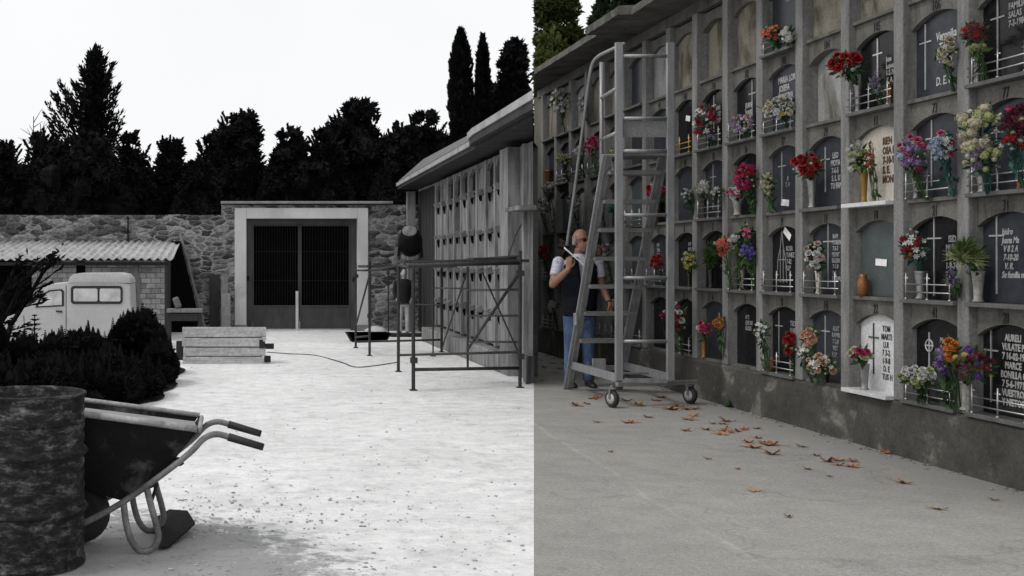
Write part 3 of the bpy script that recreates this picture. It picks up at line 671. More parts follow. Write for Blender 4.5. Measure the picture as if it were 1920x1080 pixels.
# crate of pale planks
CY = 17.35
st = thing('plank_crate', 'low box of four wide pale planks standing on the gravel', 'plank box', (px(425, CY), CY+.25, 0))
vb = [(683, 669), (667.5, 652), (650, 633.5), (632, 613.5)]
for i, (b_, t_) in enumerate(vb):
    u0, u1 = (343+random.uniform(-2, 2), 498+random.uniform(-3, 2)); 
    mb = MB(); mb.box(px(u0, CY), px(u1, CY), CY, CY+.05, pz(b_, CY), pz(t_, CY)); mb.build('plank', pale_wood, st, bevel=.006)
mb = MB(); mb.box(px(493, CY), px(499, CY), CY-.03, CY-.001, pz(640, CY), pz(614, CY)); mb.build('batten', pale_wood, st)
mb = MB(); mb.box(px(346, CY), px(492, CY), CY+.08, CY+.42, 0.02, pz(622, CY)); mb.build('load', dark_wood, st)
for (u0, u1, v0, v1) in ((486, 497, 637, 653), (497, 514, 645, 655), (496, 508, 668, 680), (330, 344, 640, 676)):
    mb = MB(); mb.box(px(u0, CY), px(u1, CY), CY+(-.02 if u0 == 486 else .051), CY+.14, pz(v1, CY), pz(v0, CY), .008); mb.build('timber_end', dark_wood, st)
for (u, v, du) in ((279, 713, 7), (296, 713, -1)):
    a = G(u, v); mb = MB(); mb.tube([a-Vector((0, 0, .03)), a+Vector((du*a.y/F, 0, 27*a.y/F))], .012, 6)
    tag(mb.build('marker_stake', white_r), 'white stake leaning at the edge of the dark hedge' if du > 2 else 'white stake standing upright at the edge of the dark hedge', 'stake')
a = G(252, 690)
mb = MB(); pts = [(500, 661), (540, 664), (590, 667), (640, 680), (665, 689), (700, 687), (745, 680)]
mb.tube(smooth_path([G(u, v)+Vector((0, 0, .008)) for u, v in pts], 4), .007, 6); tag(mb.build('rope', dark_wood, smooth=True), 'thin dark rope lying across the pale gravel', 'rope')

# ------------------------------------------------------------------ old niche block on the left half
def lx(y): return 3.381+0.0246*y
ln_wall = thing('niche_block', 'pale unfinished concrete niche block behind the steel scaffolding', 'niche block', (lx(19), 19, 0))
pale_post = noisy('pale_cast_concrete', 0.15, 0.34, 3, 0.9, (3, 3, .5), .4, stain=0.07, sscale=2.4, slo=.46, shi=.72)
mid_conc = noisy('mid_cast_concrete', 0.10, 0.27, 2.6, 0.9, (2, 2, .45), .5, stain=0.05, sscale=2.0, slo=.5, shi=.7)
dark_conc = noisy('dark_cast_concrete', 0.07, 0.13, 2.5, 0.9, (2, 2, .5), .3)
# core with an oblique near end
def lcore(x_in, y0, y1, z0, z1, name, mat, xb=6.4):
    mb = MB(); f0 = (lx(y0)+x_in, y0); f1 = (lx(y1)+x_in, y1)
    mb.prism([f0, f1, (xb, y1), (xb, xb/KD*1.003)] if y0 < 15 else [f0, f1, (xb, y1), (xb, max(y0, xb/KD*1.003))], 'z', z0, z1); return mb.build(name, mat, ln_wall)
def ysol(x_in):  # where the offset front line meets the path edge plane
    return (3.381+x_in)/(KD*0.9985-0.0246)
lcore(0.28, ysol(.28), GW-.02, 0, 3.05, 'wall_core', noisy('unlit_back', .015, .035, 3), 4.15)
mb = MB(); mb.prism([(4.156, 4.156/KD*1.004), (4.19, 4.19/KD*1.004), (4.19, GW-.03), (4.156, GW-.03)], 'z', 0, 3.1); mb.build('rear_bounce_skin', white_r, ln_wall)  # added unseen white skin, bounces light onto the wall behind
posts = [16.1+.70*i for i in range(10)]
zl = [0.16, 0.77, 1.36, 1.95, 2.55, 3.02]
for i, y in enumerate(posts):
    mb = MB(); mb.box(lx(y), lx(y)+.275, y-.05, y+.05, .30, 3.02); mb.build('post', pale_post, ln_wall)
    if i == len(posts)-1: break
    for r in range(5):
        z0, z1 = max(zl[r], .30), zl[r+1]; yy0, yy1 = y+.052, y+.648
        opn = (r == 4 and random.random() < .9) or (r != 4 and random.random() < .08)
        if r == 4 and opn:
            mb = MB(); xx = lx(y+.35)+.075; mb.box(xx, xx+.05, yy0, yy1, z0+.01, z1-.01); mb.build('panel_or_niche_shade', noisy('niche_shade_board', .008, .03, 4, .9, (2, 2, .4), spec=.05), ln_wall)  # dark board set in the open niche for the shade inside
        if not opn:
            mb = MB(); xx = lx(y+.35)+.022+random.uniform(0, .03); mb.box(xx, xx+.05, yy0, yy1, z0+.02, z1-.03); mb.build('panel_or_niche_shade', random.choice([mid_conc, mid_conc, pale_post]), ln_wall)
        if r == 4:
            mb = MB(); ap = [(yy0, z1+.0), (yy0, z1-.16)]+[(yy0+(yy1-yy0)*q/10, z1-.16+.12*math.sin(math.pi*q/10)**.8) for q in range(1, 10)]+[(yy1, z1-.16), (yy1, z1)]; mb.prism(ap, 'x', lx(y+.35)+.02, lx(y+.35)+.1); mb.build('lintel', mid_conc, ln_wall)
        mb = MB(); mb.box(lx(y+.35)+.03, lx(y+.35)+.27, yy0, yy1, z1-.008, z1+.008); mb.build('shelf', mid_conc, ln_wall)
        if r >= 1:
            p = Vector((lx(y+.35), y+.40, z0-.01)); mb = MB(); hh = random.uniform(.06, .10); mb.prism([(p.x+.03, p.z+hh), (p.x-.07, p.z+hh*.6), (p.x-.05, p.z), (p.x+.03, p.z-.02)], 'y', p.y-.05, p.y+.05); br = mb.build('corbel', pale_post, ln_wall)
            mb = MB(); mb.prism([(p.y-.055, p.z-.022), (p.y+.06, p.z-.022), (p.y+.05, p.z-.07), (p.y-.04, p.z-random.uniform(.10, .16))], 'x', p.x-.004, p.x+.021); mb.build('corbel_shadow', black_m, br)  # dark wedge that paints the shadow below the corbel
# pilaster near the path
mb = MB(); mb.box(lx(15.7)-.10, lx(15.7)+.27, 15.45, 15.92, .0, 3.02); mb.build('pilaster', pale_post, ln_wall)
y0n = ysol(.06)+.02
mb = MB(); mb.prism([(lx(y0n)+.06, y0n), (lx(15.4)+.06, 15.44), (lx(15.4)+.3, 15.44), ((ysol(.3)+.03)*KD*.997, ysol(.3)+.03)], 'z', .0, 3.02); mb.build('near_panel', noisy('grimy_near_concrete', .10, .22, 2.6, .9, (2, 2, .5), .5, stain=.045, sscale=2.2), ln_wall)
for y in (15.05,):
    mb = MB(); mb.box(lx(y)+.01, lx(y)+.065, y-.05, y+.05, .3, 3.02); mb.build('post', pale_post, ln_wall)
mb = MB(); mb.prism([(px(985, 14.45), 14.42), (lx(14.9)-.02, 14.9), (lx(14.9)+.05, 14.95), (lx(14.5)+.06, 14.62)], 'z', 0, .34); mb.build('plinth_block', pale_post, ln_wall)
mb = MB(); mb.box(lx(15.2)-.16, lx(15.2)+.05, 14.55, 15.3, pz(396, 15), pz(388, 15)); mb.build('bracket_shelf', mid_conc, ln_wall)
mb = MB(); mb.box(lx(19)-.18, lx(19)+.26, 16.0, 22.4, 0, .27); o = mb.build('kerb_step', pale_post, ln_wall, bevel=.02)
# end bay, dark boards standing in for the shadowed passage, and corner pillar
for i in range(6):
    y = 22.75+i*.42; mb = MB(); mb.box(lx(y)+.10, lx(y)+.2, y-.16, y+.16, .0, 3.02); mb.build('passage_shade_board', dark_wood, ln_wall)
mb = MB(); mb.box(px(763, 25.3), px(763, 25.3)+.16, 25.15, 25.4, 0, 3.02); mb.build('corner_pillar', mid_conc, ln_wall)
def eave(xoff, y0, y1, z0, z1, name, mat, thick_back=.25):
    mb = MB(); f = lambda y: lx(y)+xoff
    n = 24; rings = []; 
    for i in range(n+1):
        y = y0+(y1-y0)*i/n; xb = 4.3
        yb = xb/KD*1.004+(GW+.2-xb/KD*1.004)*i/n if y0 < 15.2 else y
        rings.append([Vector((f(y), y, z0)), Vector((f(y), y, z1)), Vector((xb, yb, z1+thick_back)), Vector((xb, yb, z0+thick_back*.4))])
    mb.loft(rings); return mb.build(name, mat, ln_wall)
roof_pale = noisy('pale_roof_edge', 0.30, 0.44, 3, .9, bmp=.3, stain=.16, sscale=2.5); roof_dk = noisy('dark_roof_edge', .10, .18, 3, .9, bmp=.3)
ye = ysol(-.36)
eave(-.36, ye+.02, 25.7, 3.165, 3.235, 'eave_slab', roof_pale, .1)
eave(-.33, ysol(-.33)+.02, 25.7, 3.10, 3.162, 'soffit', noisy('shaded_soffit', .02, .05, 3), .05)  # shade under the eave put into the slab's dark colour
eave(-.30, ysol(-.30)+.02, 25.7, 3.24, 3.29, 'roof_tiles', roof_dk, .5)
# raised eave over the pilaster
mb = MB(); xo = -.47; y0 = ysol(xo)+.02
mb.prism([(lx(y0)+xo, y0), (lx(16.0)+xo, 16.0), (lx(16.3)+xo+.05, 16.6), (lx(16.6)-.3, 16.6), (lx(ysol(-.30))-.3, ysol(-.30)+.05)], 'z', 3.238, 3.33); mb.build('raised_eave', roof_pale, ln_wall)
mb = MB(); xo = -.45; y0 = ysol(xo)+.02
mb.prism([(lx(y0)+xo, y0), (lx(16.0)+xo, 16.0), (lx(16.3)+xo+.05, 16.55), (lx(16.6)-.365, 16.55), (lx(ysol(-.365))-.365, ysol(-.365)+.05)], 'z', 3.14, 3.237); mb.build('raised_eave_underside', noisy('shaded_soffit', .02, .05, 3), ln_wall)  # dark colour carries the shade below the raised eave

# ------------------------------------------------------------------ scaffolding
steel = noisy('rusty_scaffold_tube', 0.018, 0.045, 9, .6, spec=.3, bmp=.1)
sc = thing('scaffold', 'low dark steel tube scaffold with plank deck before the niche block', 'scaffold', (2.9, 16, 0))
def up(u, vt, vb, r=.022, name='upright'):
    b = G(u, vb); t = Vector((b.x, b.y, pz(vt, b.y))); mb = MB(); mb.tube([b, t], r, 8)
    mb.box(b.x-.04, b.x+.04, b.y-.04, b.y+.04, 0, .012); mb.build(name, steel, sc, False); return b
A_ = up(667, 493, 652, .02); B_ = up(693, 488, 667, .021); C_ = up(747, 480, 697); D_ = up(775, 500, 732); E_ = up(828, 490, 660); G_ = up(975, 470, 727)
F_ = up(877, 500, 693, .016); H_ = up(728, 508, 628, .015); I_ = up(812, 505, 668, .013)
def rail(a, va, b, vb, r=.016, name='rail'):
    mb = MB(); mb.tube([Vector((a.x, a.y, pz(va, a.y))), Vector((b.x, b.y, pz(vb, b.y)))], r, 8); mb.build(name, steel, sc, True)
rail(A_, 507, B_, 507); rail(B_, 507, C_, 498); rail(C_, 497, D_, 503); rail(D_, 498, G_, 493, .022); rail(D_, 693, G_, 690, .02)
rail(A_, 632, B_, 630); rail(A_, 641, E_, 637, .018); rail(C_, 666, G_, 660, .016); rail(F_, 544, G_, 543, .015); rail(F_, 592, G_, 592, .014); rail(F_, 641, G_, 641, .014)
rail(E_, 490, G_, 480); rail(B_, 507, E_, 496); rail(I_, 540, F_, 541, .012); rail(H_, 570, E_, 572, .012)
rail(G_, 510, F_, 655, .02, 'brace'); rail(D_, 0, D_, 1, .001) if False else None
gq = Vector((px(905, 14.6), 14.6, 0)); rail(gq, 512, G_, 668, .010, 'brace'); rail(B_, 515, A_, 612, .016, 'brace')
rail(F_, 505, E_, 655, .012, 'brace')
for (c, v) in ((D_, 675), (G_, 668), (A_, 517), (B_, 592), (G_, 512)):
    mb = MB(); z = pz(v, c.y); mb.box(c.x-.035, c.x+.045, c.y-.04, c.y+.03, z-.035, z+.03); mb.build('coupler', steel, sc)
for i, off in enumerate((0.0, .24)):
    a = Vector((D_.x+.05, D_.y+.25+off, 0)); b = Vector((G_.x, G_.y+.1+off, 0)); z = pz(496, 14)+.035
    mb = MB(); mb.bar(a+Vector((-.15, 0, z)), b+Vector((.1, 0, z+.01)), .2, .035); mb.build('deck_plank', noisy('deck_wood', .03, .07, 6), sc)
a = Vector((B_.x-.0, 19.0, 0)); b = Vector((E_.x, 19.3, 0)); z = pz(503, 19.)+.03
mb = MB(); mb.bar(a+Vector((-.1, 0, z)), b+Vector((.1, 0, z)), .5, .04); mb.build('deck_plank', noisy('deck_wood', .03, .07, 6), sc)
mb = MB(); a = P(925, 488, 14.4); mb.box(a.x-.25, a.x+.28, 14.35, 14.75, pz(488, 14.4)-.02, pz(483, 14.4)); tag(mb.build('board_offcut', dark_wood, bevel=.01), 'short dark board lying on the near end of the scaffold deck', 'board')
mb = MB(); mb.tube([P(952, 485, 14.3), P(965, 445, 14.5), P(978, 420, 14.7)], .008, 6); tag(mb.build('bent_rod', steel, smooth=True), 'thin rod standing on the scaffold and leaning on the niche block', 'rod')
# mortar trough and mixing boards below the scaffold
mb = MB(); c = G(690, 640); mb.loft([[c+Vector((sx*w, sy*.22, z)) for sx, sy in ((-1, -1), (1, -1), (1, 1), (-1, 1))] for w, z in ((.32, 0), (.42, .17), (.39, .17), (.30, .03))], True)
tag(mb.build('mortar_trough', iron_d), 'dark mortar trough on the ground beneath the left scaffold posts', 'trough')
mb = MB(); c = G(788, 631); mb.box(c.x-.62, c.x+.35, c.y-.1, c.y+.3, 0, .06); tag(mb.build('mixing_board', dark_wood, bevel=.01), 'flat dark board lying on the ground under the scaffold middle', 'board')
mb = MB(); mb.ball(G(706, 626)+Vector((0, 0, .03)), .24, .2, .11, 12, 6, .5, 3); tag(mb.build('sand_heap', noisy('pale_sand', .5, .62, 9), smooth=True), 'small pale sand heap behind the mortar trough', 'sand heap')
# rounded mixer drum on the scaffold deck
MY = 19.2; mx = thing('mixer_drum', 'dark rounded mixer drum with pale mouth on the scaffold deck', 'mixer', P(769, 481, MY))
c = P(769, 452, MY)
mb = MB(); prof = [(.10, -.24), (.17, -.2), (.20, -.08), (.20, .05), (.155, .18), (.13, .25)]
ax = Vector((-.15, -.75, .65)).normalized(); sx = ax.cross(Vector((0, 0, 1))).normalized(); sy = sx.cross(ax)
mb.loft([[c+ax*z+(sx*math.cos(a)+sy*math.sin(a))*r for a in [2*math.pi*i/18 for i in range(18)]] for r, z in prof], True); mb.build('drum', iron_d, mx, True)
mb = MB(); mb.loft([[c+ax*z+(sx*math.cos(a)+sy*math.sin(a))*r for a in [2*math.pi*i/18 for i in range(18)]] for r, z in ((.12, .252), (.11, .256), (.02, .262))], True); mb.build('mouth', mid_conc, mx, True)
for d in (-.16, .16):
    mb = MB(); mb.bar(c+Vector((d, 0, 0)), c+Vector((d*1.2, 0, -.27)), .05, .04, (0, 1, 0)); mb.build('stand', iron_d, mx)

# ------------------------------------------------------------------ oil drum
def drum_mat():
    m, nt, b = new_mat('rusted_drum_paint')
    n1 = nz(nt, pos(nt, (1, 1, 2.6)), 7.5, 10, .8, .2); n2 = nz(nt, pos(nt, (1, 1, 1)), 30, 4, .8); n3 = nz(nt, pos(nt, (.8, .8, 9)), 4, 6, .7)
    col = ramp(nt, n1, [(.40, .007), (.51, .02), (.57, .07), (.70, .22)])
    col = mix(nt, .85, col, ramp(nt, n2, [(.3, .35), (.7, 1.5)]), 'MULTIPLY'); col = mix(nt, .6, col, ramp(nt, n3, [(.35, .5), (.7, 1.5)]), 'MULTIPLY')
    L(nt, col, b.inputs['Base Color']); b.inputs['Roughness'].default_value = .75; b.inputs['Specular IOR Level'].default_value = .18; bump(nt, b, n2, .3, .006); return m
dm = drum_mat(); DC = Vector((-1.016, 5.86, 0)); R = .29
drum = thing('oil_drum', 'rusty open-topped steel oil drum standing beside the wheelbarrow', 'oil drum', DC)
prof = [(R-.02, 0), (R+.006, .008), (R+.006, .03), (R, .04)]
def hoop(z): return [(R-.002, z-.026), (R+.013, z-.012), (R+.021, z), (R+.013, z+.012), (R-.002, z+.026)]
z = .06
for k in range(26):
    z = .06+.03*k
    if abs(z-.28) < .035:
        if abs(z-.28) < .016: prof += hoop(.28)
    elif abs(z-.56) < .035:
        if abs(z-.56) < .016: prof += hoop(.56)
    elif z < .74: prof.append((R+(.003 if k % 2 else -.003), z))
prof = sorted(prof, key=lambda p: p[1]); prof += [(R-.003, .70), (R+.006, .715), (R-.002, .73), (R, .80), (R+.004, .835), (R+.012, .842), (R+.012, .852), (R-.004, .856), (R-.010, .845), (R-.012, .12)]
prof = [p for i, p in enumerate(prof)]
mb = MB(); mb.lathe(DC, prof, 56); mb.build('barrel', dm, drum, True)
mb = MB(); mb.lathe(DC+Vector((0, 0, .02)), [(.02, .56), (R-.014, .56), (R-.014, .575), (.02, .58)], 40); mb.build('contents', noisy('dark_rain_water', .01, .02, 5, .2), drum)
# wheelbarrow, lying along X, wheel hidden behind the drum
wb = thing('wheelbarrow', 'battered steel wheelbarrow standing by the rusty drum, handles to the right', 'wheelbarrow', (-.45, 6.27, 0))
wb_d = noisy('worn_tray_steel', .006, .014, 5, .75, (1, 1, 1), .4, spec=.14, stain=.10, sscale=5, slo=.54, shi=.72); wb_r = noisy('pale_rim_steel', .22, .40, 9, .5, (1, 1, 1), .2, spec=.4, stain=.10, sscale=6)
wb_t = noisy('frame_tube_paint', .10, .22, 10, .5, spec=.4, stain=.05, sscale=7, bmp=.2)
Yn, Yf = 6.03, 6.52
rim = [(-1.16, .775), (-.742, .722), (-.45, .684), (-.165, .645)]
bot = [(-.90, .40), (-.70, .30), (-.54, .255), (-.40, .33)]
near = [Vector((x, Yn-.01, z)) for x, z in rim]; far = [Vector((x, Yf+.03, z)) for x, z in rim]
nb = [Vector((x, Yn+.09, z)) for x, z in bot]; fb = [Vector((x, Yf-.07, z)) for x, z in bot]
mb = MB(); t = Vector((0, 0, .006))
def quads(rows):
    n = len(rows[0]); vs = [p for r in rows for p in r]
    return vs, [(j*n+i, j*n+i+1, (j+1)*n+i+1, (j+1)*n+i) for j in range(len(rows)-1) for i in range(n-1)]
def lerp(a, b, t): return a+(b-a)*t
for A, B in ((near, nb), (nb, fb), (fb, far)):
    vs, fs = quads([[lerp(a, b, q)+Vector((0, 0, 0))+Vector((noise.noise((lerp(a, b, q))*6)*.008, noise.noise(lerp(a, b, q)*6+Vector((5, 5, 5)))*.01*(1 if 0 < q < 1 else 0), 0)) for a, b in zip(A, B)] for q in (0, .33, .66, 1)]); mb.add(vs, fs)
mb.add([near[-1], far[-1], fb[-1], nb[-1]], [(0, 1, 2, 3)]); mb.add([near[0], far[0], fb[0], nb[0]], [(3, 2, 1, 0)])
bm_ = mb; o = mb.build('tray', wb_d, wb); bmm = bmesh.new(); bmm.from_mesh(o.data); bmesh.ops.remove_doubles(bmm, verts=bmm.verts, dist=.002); bmm.to_mesh(o.data); bmm.free()
sm = o.modifiers.new('t', 'SOLIDIFY'); sm.thickness = .006
mb = MB(); mb.tube([near[0], near[1], near[2], near[3]], .015, 8, sq=(1, 1.2)); mb.tube(far, .015, 8); mb.tube([near[3]+Vector((.01, 0, -.01)), far[3]+Vector((.01, 0, -.01))], .013, 8); mb.tube([near[0], far[0]], .013, 8); mb.build('rim', wb_r, wb, True)
mb = MB(); mb.bar(P(158, 771, 6.2), P(366, 797, 6.25), .20, .012); o = mb.build('loose_board', noisy('weathered_board', .2, .34, 8, .9, (.6, 4, 4)), None); tag(o, 'weathered board lying lengthwise over the wheelbarrow tray', 'board')
fp = [P(150, 985, Yn), P(225, 945, Yn), P(300, 893, Yn), P(355, 850, Yn), P(378, 826, Yn), P(392, 817, Yn), P(408, 814, Yn), P(425, 818, Yn), P(450, 825.5, Yn)]
fpc = smooth_path(fp, 4)
for dy in (0, Yf-Yn-.02):
    mb = MB(); mb.tube([p+Vector((0, dy, 0)) for p in fpc], .0165, 10); fr = mb.build('frame_tube', wb_t, wb, True)
    g0, g1 = P(428, 819, Yn), P(494, 838.5, Yn)
    mb = MB(); mb.tube([g0+Vector((0, dy, 0)), g1+Vector((0, dy, 0))], [.021, .019], 12); mb.build('grip', rubber, fr, True)
    lg = [P(232, 942, Yn), P(236, 975, Yn), P(245, 1008, Yn), P(258, 1027, Yn), P(272, 1031, Yn), P(288, 1024, Yn), P(297, 1005, Yn), P(293, 980, Yn), P(284, 948, Yn), P(275, 912, Yn)]
    zmin = min(p.z for p in lg)-.014
    mb = MB(); mb.tube([p+Vector((0, dy, -zmin)) for p in smooth_path(lg, 3)], .0125, 8, sq=(1.4, .8)); mb.build('leg', wb_t, wb, True)
mb = MB(); mb.tube([P(284, 940, Yn), P(284, 940, Yn)+Vector((0, .47, 0))], .010, 8); mb.build('cross_brace', wb_d, wb)
mb = MB(); mb.ball(P(330, 868, Yn)+Vector((0, .1, -.01)), .035, .1, .02, 8, 6, .5, 2); mb.build('bracket', wb_d, wb)
c = Vector((-.80, 6.27, .165)); mb = MB()
mb.loft([[c+Vector((r*math.cos(a), yy, r*math.sin(a))) for a in [2*math.pi*i/24 for i in range(24)]] for yy, r in ((-.05, .10), (-.055, .145), (0, .165), (.055, .145), (.05, .10))]); w_ = mb.build('wheel', rubber, wb, True)
mb = MB(); mb.tube([c-Vector((0, .25, 0)), c+Vector((0, .25, 0))], .012, 8); mb.build('axle', wb_t, w_)
mb = MB(); a = G(298, 1030); mb.add([G(298, 1034)+Vector((0, -.0, .012)), G(318, 1031)+Vector((0, 0, .012)), G(366, 1000)+Vector((0, 0, .05)), G(352, 984)+Vector((0, 0, .07)), G(318, 978)+Vector((0, 0, .06)), G(290, 985)+Vector((0, 0, .03))], [(0, 1, 2, 3, 4, 5)])
o = mb.build('shovel_blade', noisy('blade_steel', .010, .022, 8, .85, spec=.1)); sm = o.modifiers.new('t', 'SOLIDIFY'); sm.thickness = .012; tag(o, 'dark flat shovel blade lying beside the wheelbarrow leg', 'shovel blade')
mb = MB(); mb.ball(G(347, 978)+Vector((0, 0, .012)), .03, .025, .02, 8, 6, .5, 8); tag(mb.build('stone', dark_wood), 'small dark stone on the gravel beside the shovel blade', 'stone')
# ------------------------------------------------------------------ trees, hedge
def leaf_mat(name, c1, c2, c3=None):
    m, nt, b = new_mat(name)
    n = nz(nt, pos(nt), 1.3, 4, .6); n2 = nz(nt, pos(nt), 9, 3, .6)
    col = ramp(nt, n, [(.35, g3(c1)), (.65, g3(c2))])
    col = mix(nt, .8, col, ramp(nt, n2, [(.3, .6), (.7, 1.4)]), 'MULTIPLY')
    L(nt, col, b.inputs['Base Color']); b.inputs['Roughness'].default_value = .8; b.inputs['Specular IOR Level'].default_value = .1
    return m
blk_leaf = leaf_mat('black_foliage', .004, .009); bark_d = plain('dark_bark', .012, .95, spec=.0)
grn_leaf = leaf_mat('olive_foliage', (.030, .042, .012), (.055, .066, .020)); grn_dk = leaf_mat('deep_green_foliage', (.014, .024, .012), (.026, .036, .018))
def ok_side(p, side): return side == 0 or (p.x < KD*p.y-.02 if side < 0 else p.x > KD*p.y+.03)
def clump(mb, c, rx, rz, n, size, side=0, up=0.2, ry=None, elong=1.7):
    for i in range(n):
        while True:
            d = Vector((random.uniform(-1, 1), random.uniform(-1, 1), random.uniform(-1, 1)))
            if .05 < d.length < 1: break
        d = d*(d.length**-.45)
        q = c+Vector((d.x*rx, d.y*(ry or rx), d.z*rz))
        if not ok_side(q, side): continue
        o = (d+Vector((random.gauss(0, .5), random.gauss(0, .5), random.gauss(0, .5)+up)))
        s = size*random.uniform(.6, 1.35)
        mb.leaf(q, o, (random.gauss(0, 1), random.gauss(0, 1), random.gauss(0, 1)), s*elong, s*.62)
def broad_tree(u, vtop, Y, wpx, vlow, label, name='broadleaf_tree', mat=None, side=-1, n=5200, leaf=.10, lobes=26, seed=1, group=None, flat=1.0):
    random.seed(seed); mat = mat or blk_leaf; s = Y/F
    base = Vector((px(u, Y), Y, 0)); zt = pz(vtop, Y); zl = pz(vlow, Y); w = wpx*s/2; zc = (zt+zl)/2; hz = (zt-zl)/2
    t = thing(name, label, 'tree', base, group)
    mb = MB(); pts = [base+Vector((.05*i*noise.noise(Vector((seed, i, 0))), 0, (zl+hz*1.1)*i/5)) for i in range(6)]
    mb.tube(pts, [.16-.022*i for i in range(6)], 8); tr = mb.build('trunk', bark_d, t, True)
    for i in range(4):
        a = random.uniform(0, 6.28); d = Vector((math.cos(a)*w*.6, math.sin(a)*w*.5, hz*.7)); mb = MB(); st = pts[2+i % 2]
        mb.tube([st, st+d*.5+Vector((0, 0, .1)), st+d], [.07, .05, .02], 6); mb.build('limb', bark_d, tr, True)
    mb = MB(); core = MB()
    for i in range(lobes):
        tt = random.random(); zz = -1+2*tt; prof = math.sqrt(max(0, 1-max(zz, -0.2)**2))**flat if zz > -.2 else 1.0
        a = random.uniform(0, 6.28); rr = prof*random.uniform(.35, .95)
        r = w*random.choice([.18, .24, .3, .4])*random.uniform(.85, 1.15)
        c = Vector((base.x+math.cos(a)*rr*(w*1.12-r*.6), base.y+math.sin(a)*rr*min(w, 1.6)*.8, zc+zz*(hz-r*.6)))
        clump(mb, c, r, r*random.uniform(.7, 1.0), n//lobes, leaf, side)
        if ok_side(c+Vector((r*(1 if side < 1 else -1), 0, 0)), side): mb.ball(c, r*.7, r*.7, r*.62, 8, 6, .5, i)
    q_ = base+Vector((0, 0, zl-.6))
    if side < 1: mb.ball(Vector((base.x, base.y+.25, zc-hz*.25)), w*.78, w*.6, hz*.86, 12, 10, .55, seed)
    if side < 1: mb.ball(Vector((base.x, base.y+.3, zl+hz*.45)), w*1.12, w*.5, hz*.62, 14, 8, .5, seed+3)
    for i in range(n//4):
        a = random.uniform(0, math.pi); q_ = Vector((base.x+math.cos(a)*w*1.15*random.uniform(.9, 1.08), base.y+.3+random.gauss(0, w*.2), zl+hz*.45+math.sin(a)*hz*.66*random.uniform(.9, 1.08)))
        if ok_side(q_, side): mb.leaf(q_, (math.cos(a)+random.gauss(0, .5), 0, math.sin(a)+random.gauss(0, .5)), (0, 1, .3), leaf*1.6, leaf*.8)
    for i in range(n//3):
        d = Vector((random.gauss(0, 1), random.gauss(0, 1), random.gauss(0, 1))).normalized(); q_ = Vector((base.x+d.x*w*.84, base.y+.25+d.y*w*.7, zc-hz*.25+d.z*hz*.92))+Vector((random.gauss(0, .07), 0, random.gauss(0, .07)))
        if ok_side(q_, side): mb.leaf(q_, d+Vector((random.gauss(0, .6), 0, random.gauss(0, .6))), (random.gauss(0, 1), random.gauss(0, 1), random.gauss(0, 1)), leaf*1.7, leaf*.7)
    # twigs sticking out at the top
    for i in range(14):
        a = random.gauss(0, .55); p = Vector((base.x+math.sin(a)*w*.8, base.y, zc+math.cos(a)*hz*.8))
        d = Vector((math.sin(a)+random.gauss(0, .2), 0, math.cos(a)+.3)).normalized()*random.uniform(.1, .4)
        for q in range(9):
            x = p+d*(q/9)
            if ok_side(x, side): mb.leaf(x, d+Vector((random.gauss(0, .3), random.gauss(0, .3), .1)), (0, 1, 0), leaf*1.3, leaf*.6)
    mb.build('crown', mat, t, fix=False); return t
TY = 31.0
# tall conifer: upswept, tapering sprays round a leader
def conifer(u, vtop, Y, seed, label, tips, name='conifer_tree'):
    random.seed(seed); base = Vector((px(u, Y), Y, 0)); t = thing(name, label, 'tree', base)
    zt = pz(vtop, Y); mb = MB(); mb.tube([base, base+Vector((0, 0, zt*.6)), Vector((base.x, Y, zt))], [.22, .1, .012], 8); mb.build('trunk', bark_d, t, True)
    mb = MB()
    def spray(a, b, w0, n=60):
        d = b-a; l = d.length
        for i in range(n):
            q = random.random(); c = a+d*q+Vector((0, 0, -.25*l*q*(1-q)))
            w = w0*(1-q)**.8*.9+.035
            o = Vector((random.gauss(0, w), random.gauss(0, w), random.gauss(0, w*.8)))
            mb.leaf(c+o, d.normalized()*1.3+o*2.2/(w+.01)*.12+Vector((random.gauss(0, .35), random.gauss(0, .35), random.gauss(0, .35))), (random.gauss(0, 1), random.gauss(0, 1), random.gauss(0, 1)), random.uniform(.12, .22), random.uniform(.04, .065))
    for (tu, tv, w0) in tips:                       # the sprays that make the outline
        b = P(tu, tv, Y+random.uniform(-.3, .3)); z0 = max(1.2, b.z-abs(b.x-base.x)*1.15-.25)
        spray(Vector((base.x+(b.x-base.x)*.12, Y, z0)), b, w0*1.0, 170)
    for i in range(90):                              # fill towards and away from the viewer
        q = random.random(); z = 1.2+(zt-1.4)*q; r = (1-q)**.85*1.35*random.uniform(.5, 1)+.05
        a = random.choice([1, -1])*random.uniform(.5, 2.6); dx = math.cos(a)*r*.8
        spray(Vector((base.x, Y, z)), Vector((base.x+dx, Y+math.sin(a)*r, z+r*.75)), .22*(1-q)+.06, 80)
    for i in range(10):
        q = i/9; mb.ball(Vector((base.x-.15*(1-q), Y, 1.4+(zt-2.2)*q)), .72*(1-q)**1.1+.05, .6*(1-q)+.05, .5, 8, 6, .6, i)
    mb.build('crown', blk_leaf, t, fix=False); return t
tips = [(182, 88, .10), (180, 100, .14), (168, 98, .08), (212, 118, .07), (196, 108, .08), (152, 124, .07), (155, 130, .09), (203, 140, .08), (207, 153, .09), (222, 160, .09), (136, 150, .09), (110, 153, .08), (118, 160, .10), (97, 172, .08), (88, 190, .09), (83, 210, .09), (104, 175, .09), (92, 232, .12), (229, 206, .12), (214, 190, .1), (226, 230, .14), (128, 170, .12), (148, 160, .12), (165, 130, .14), (193, 130, .14), (100, 215, .2), (120, 200, .22), (210, 215, .22), (215, 245, .25), (100, 250, .25), (160, 180, .25), (190, 170, .25), (140, 195, .25)]
conifer(178, 88, TY, 11, 'tall spiky black conifer rising above the wall on the left', tips)
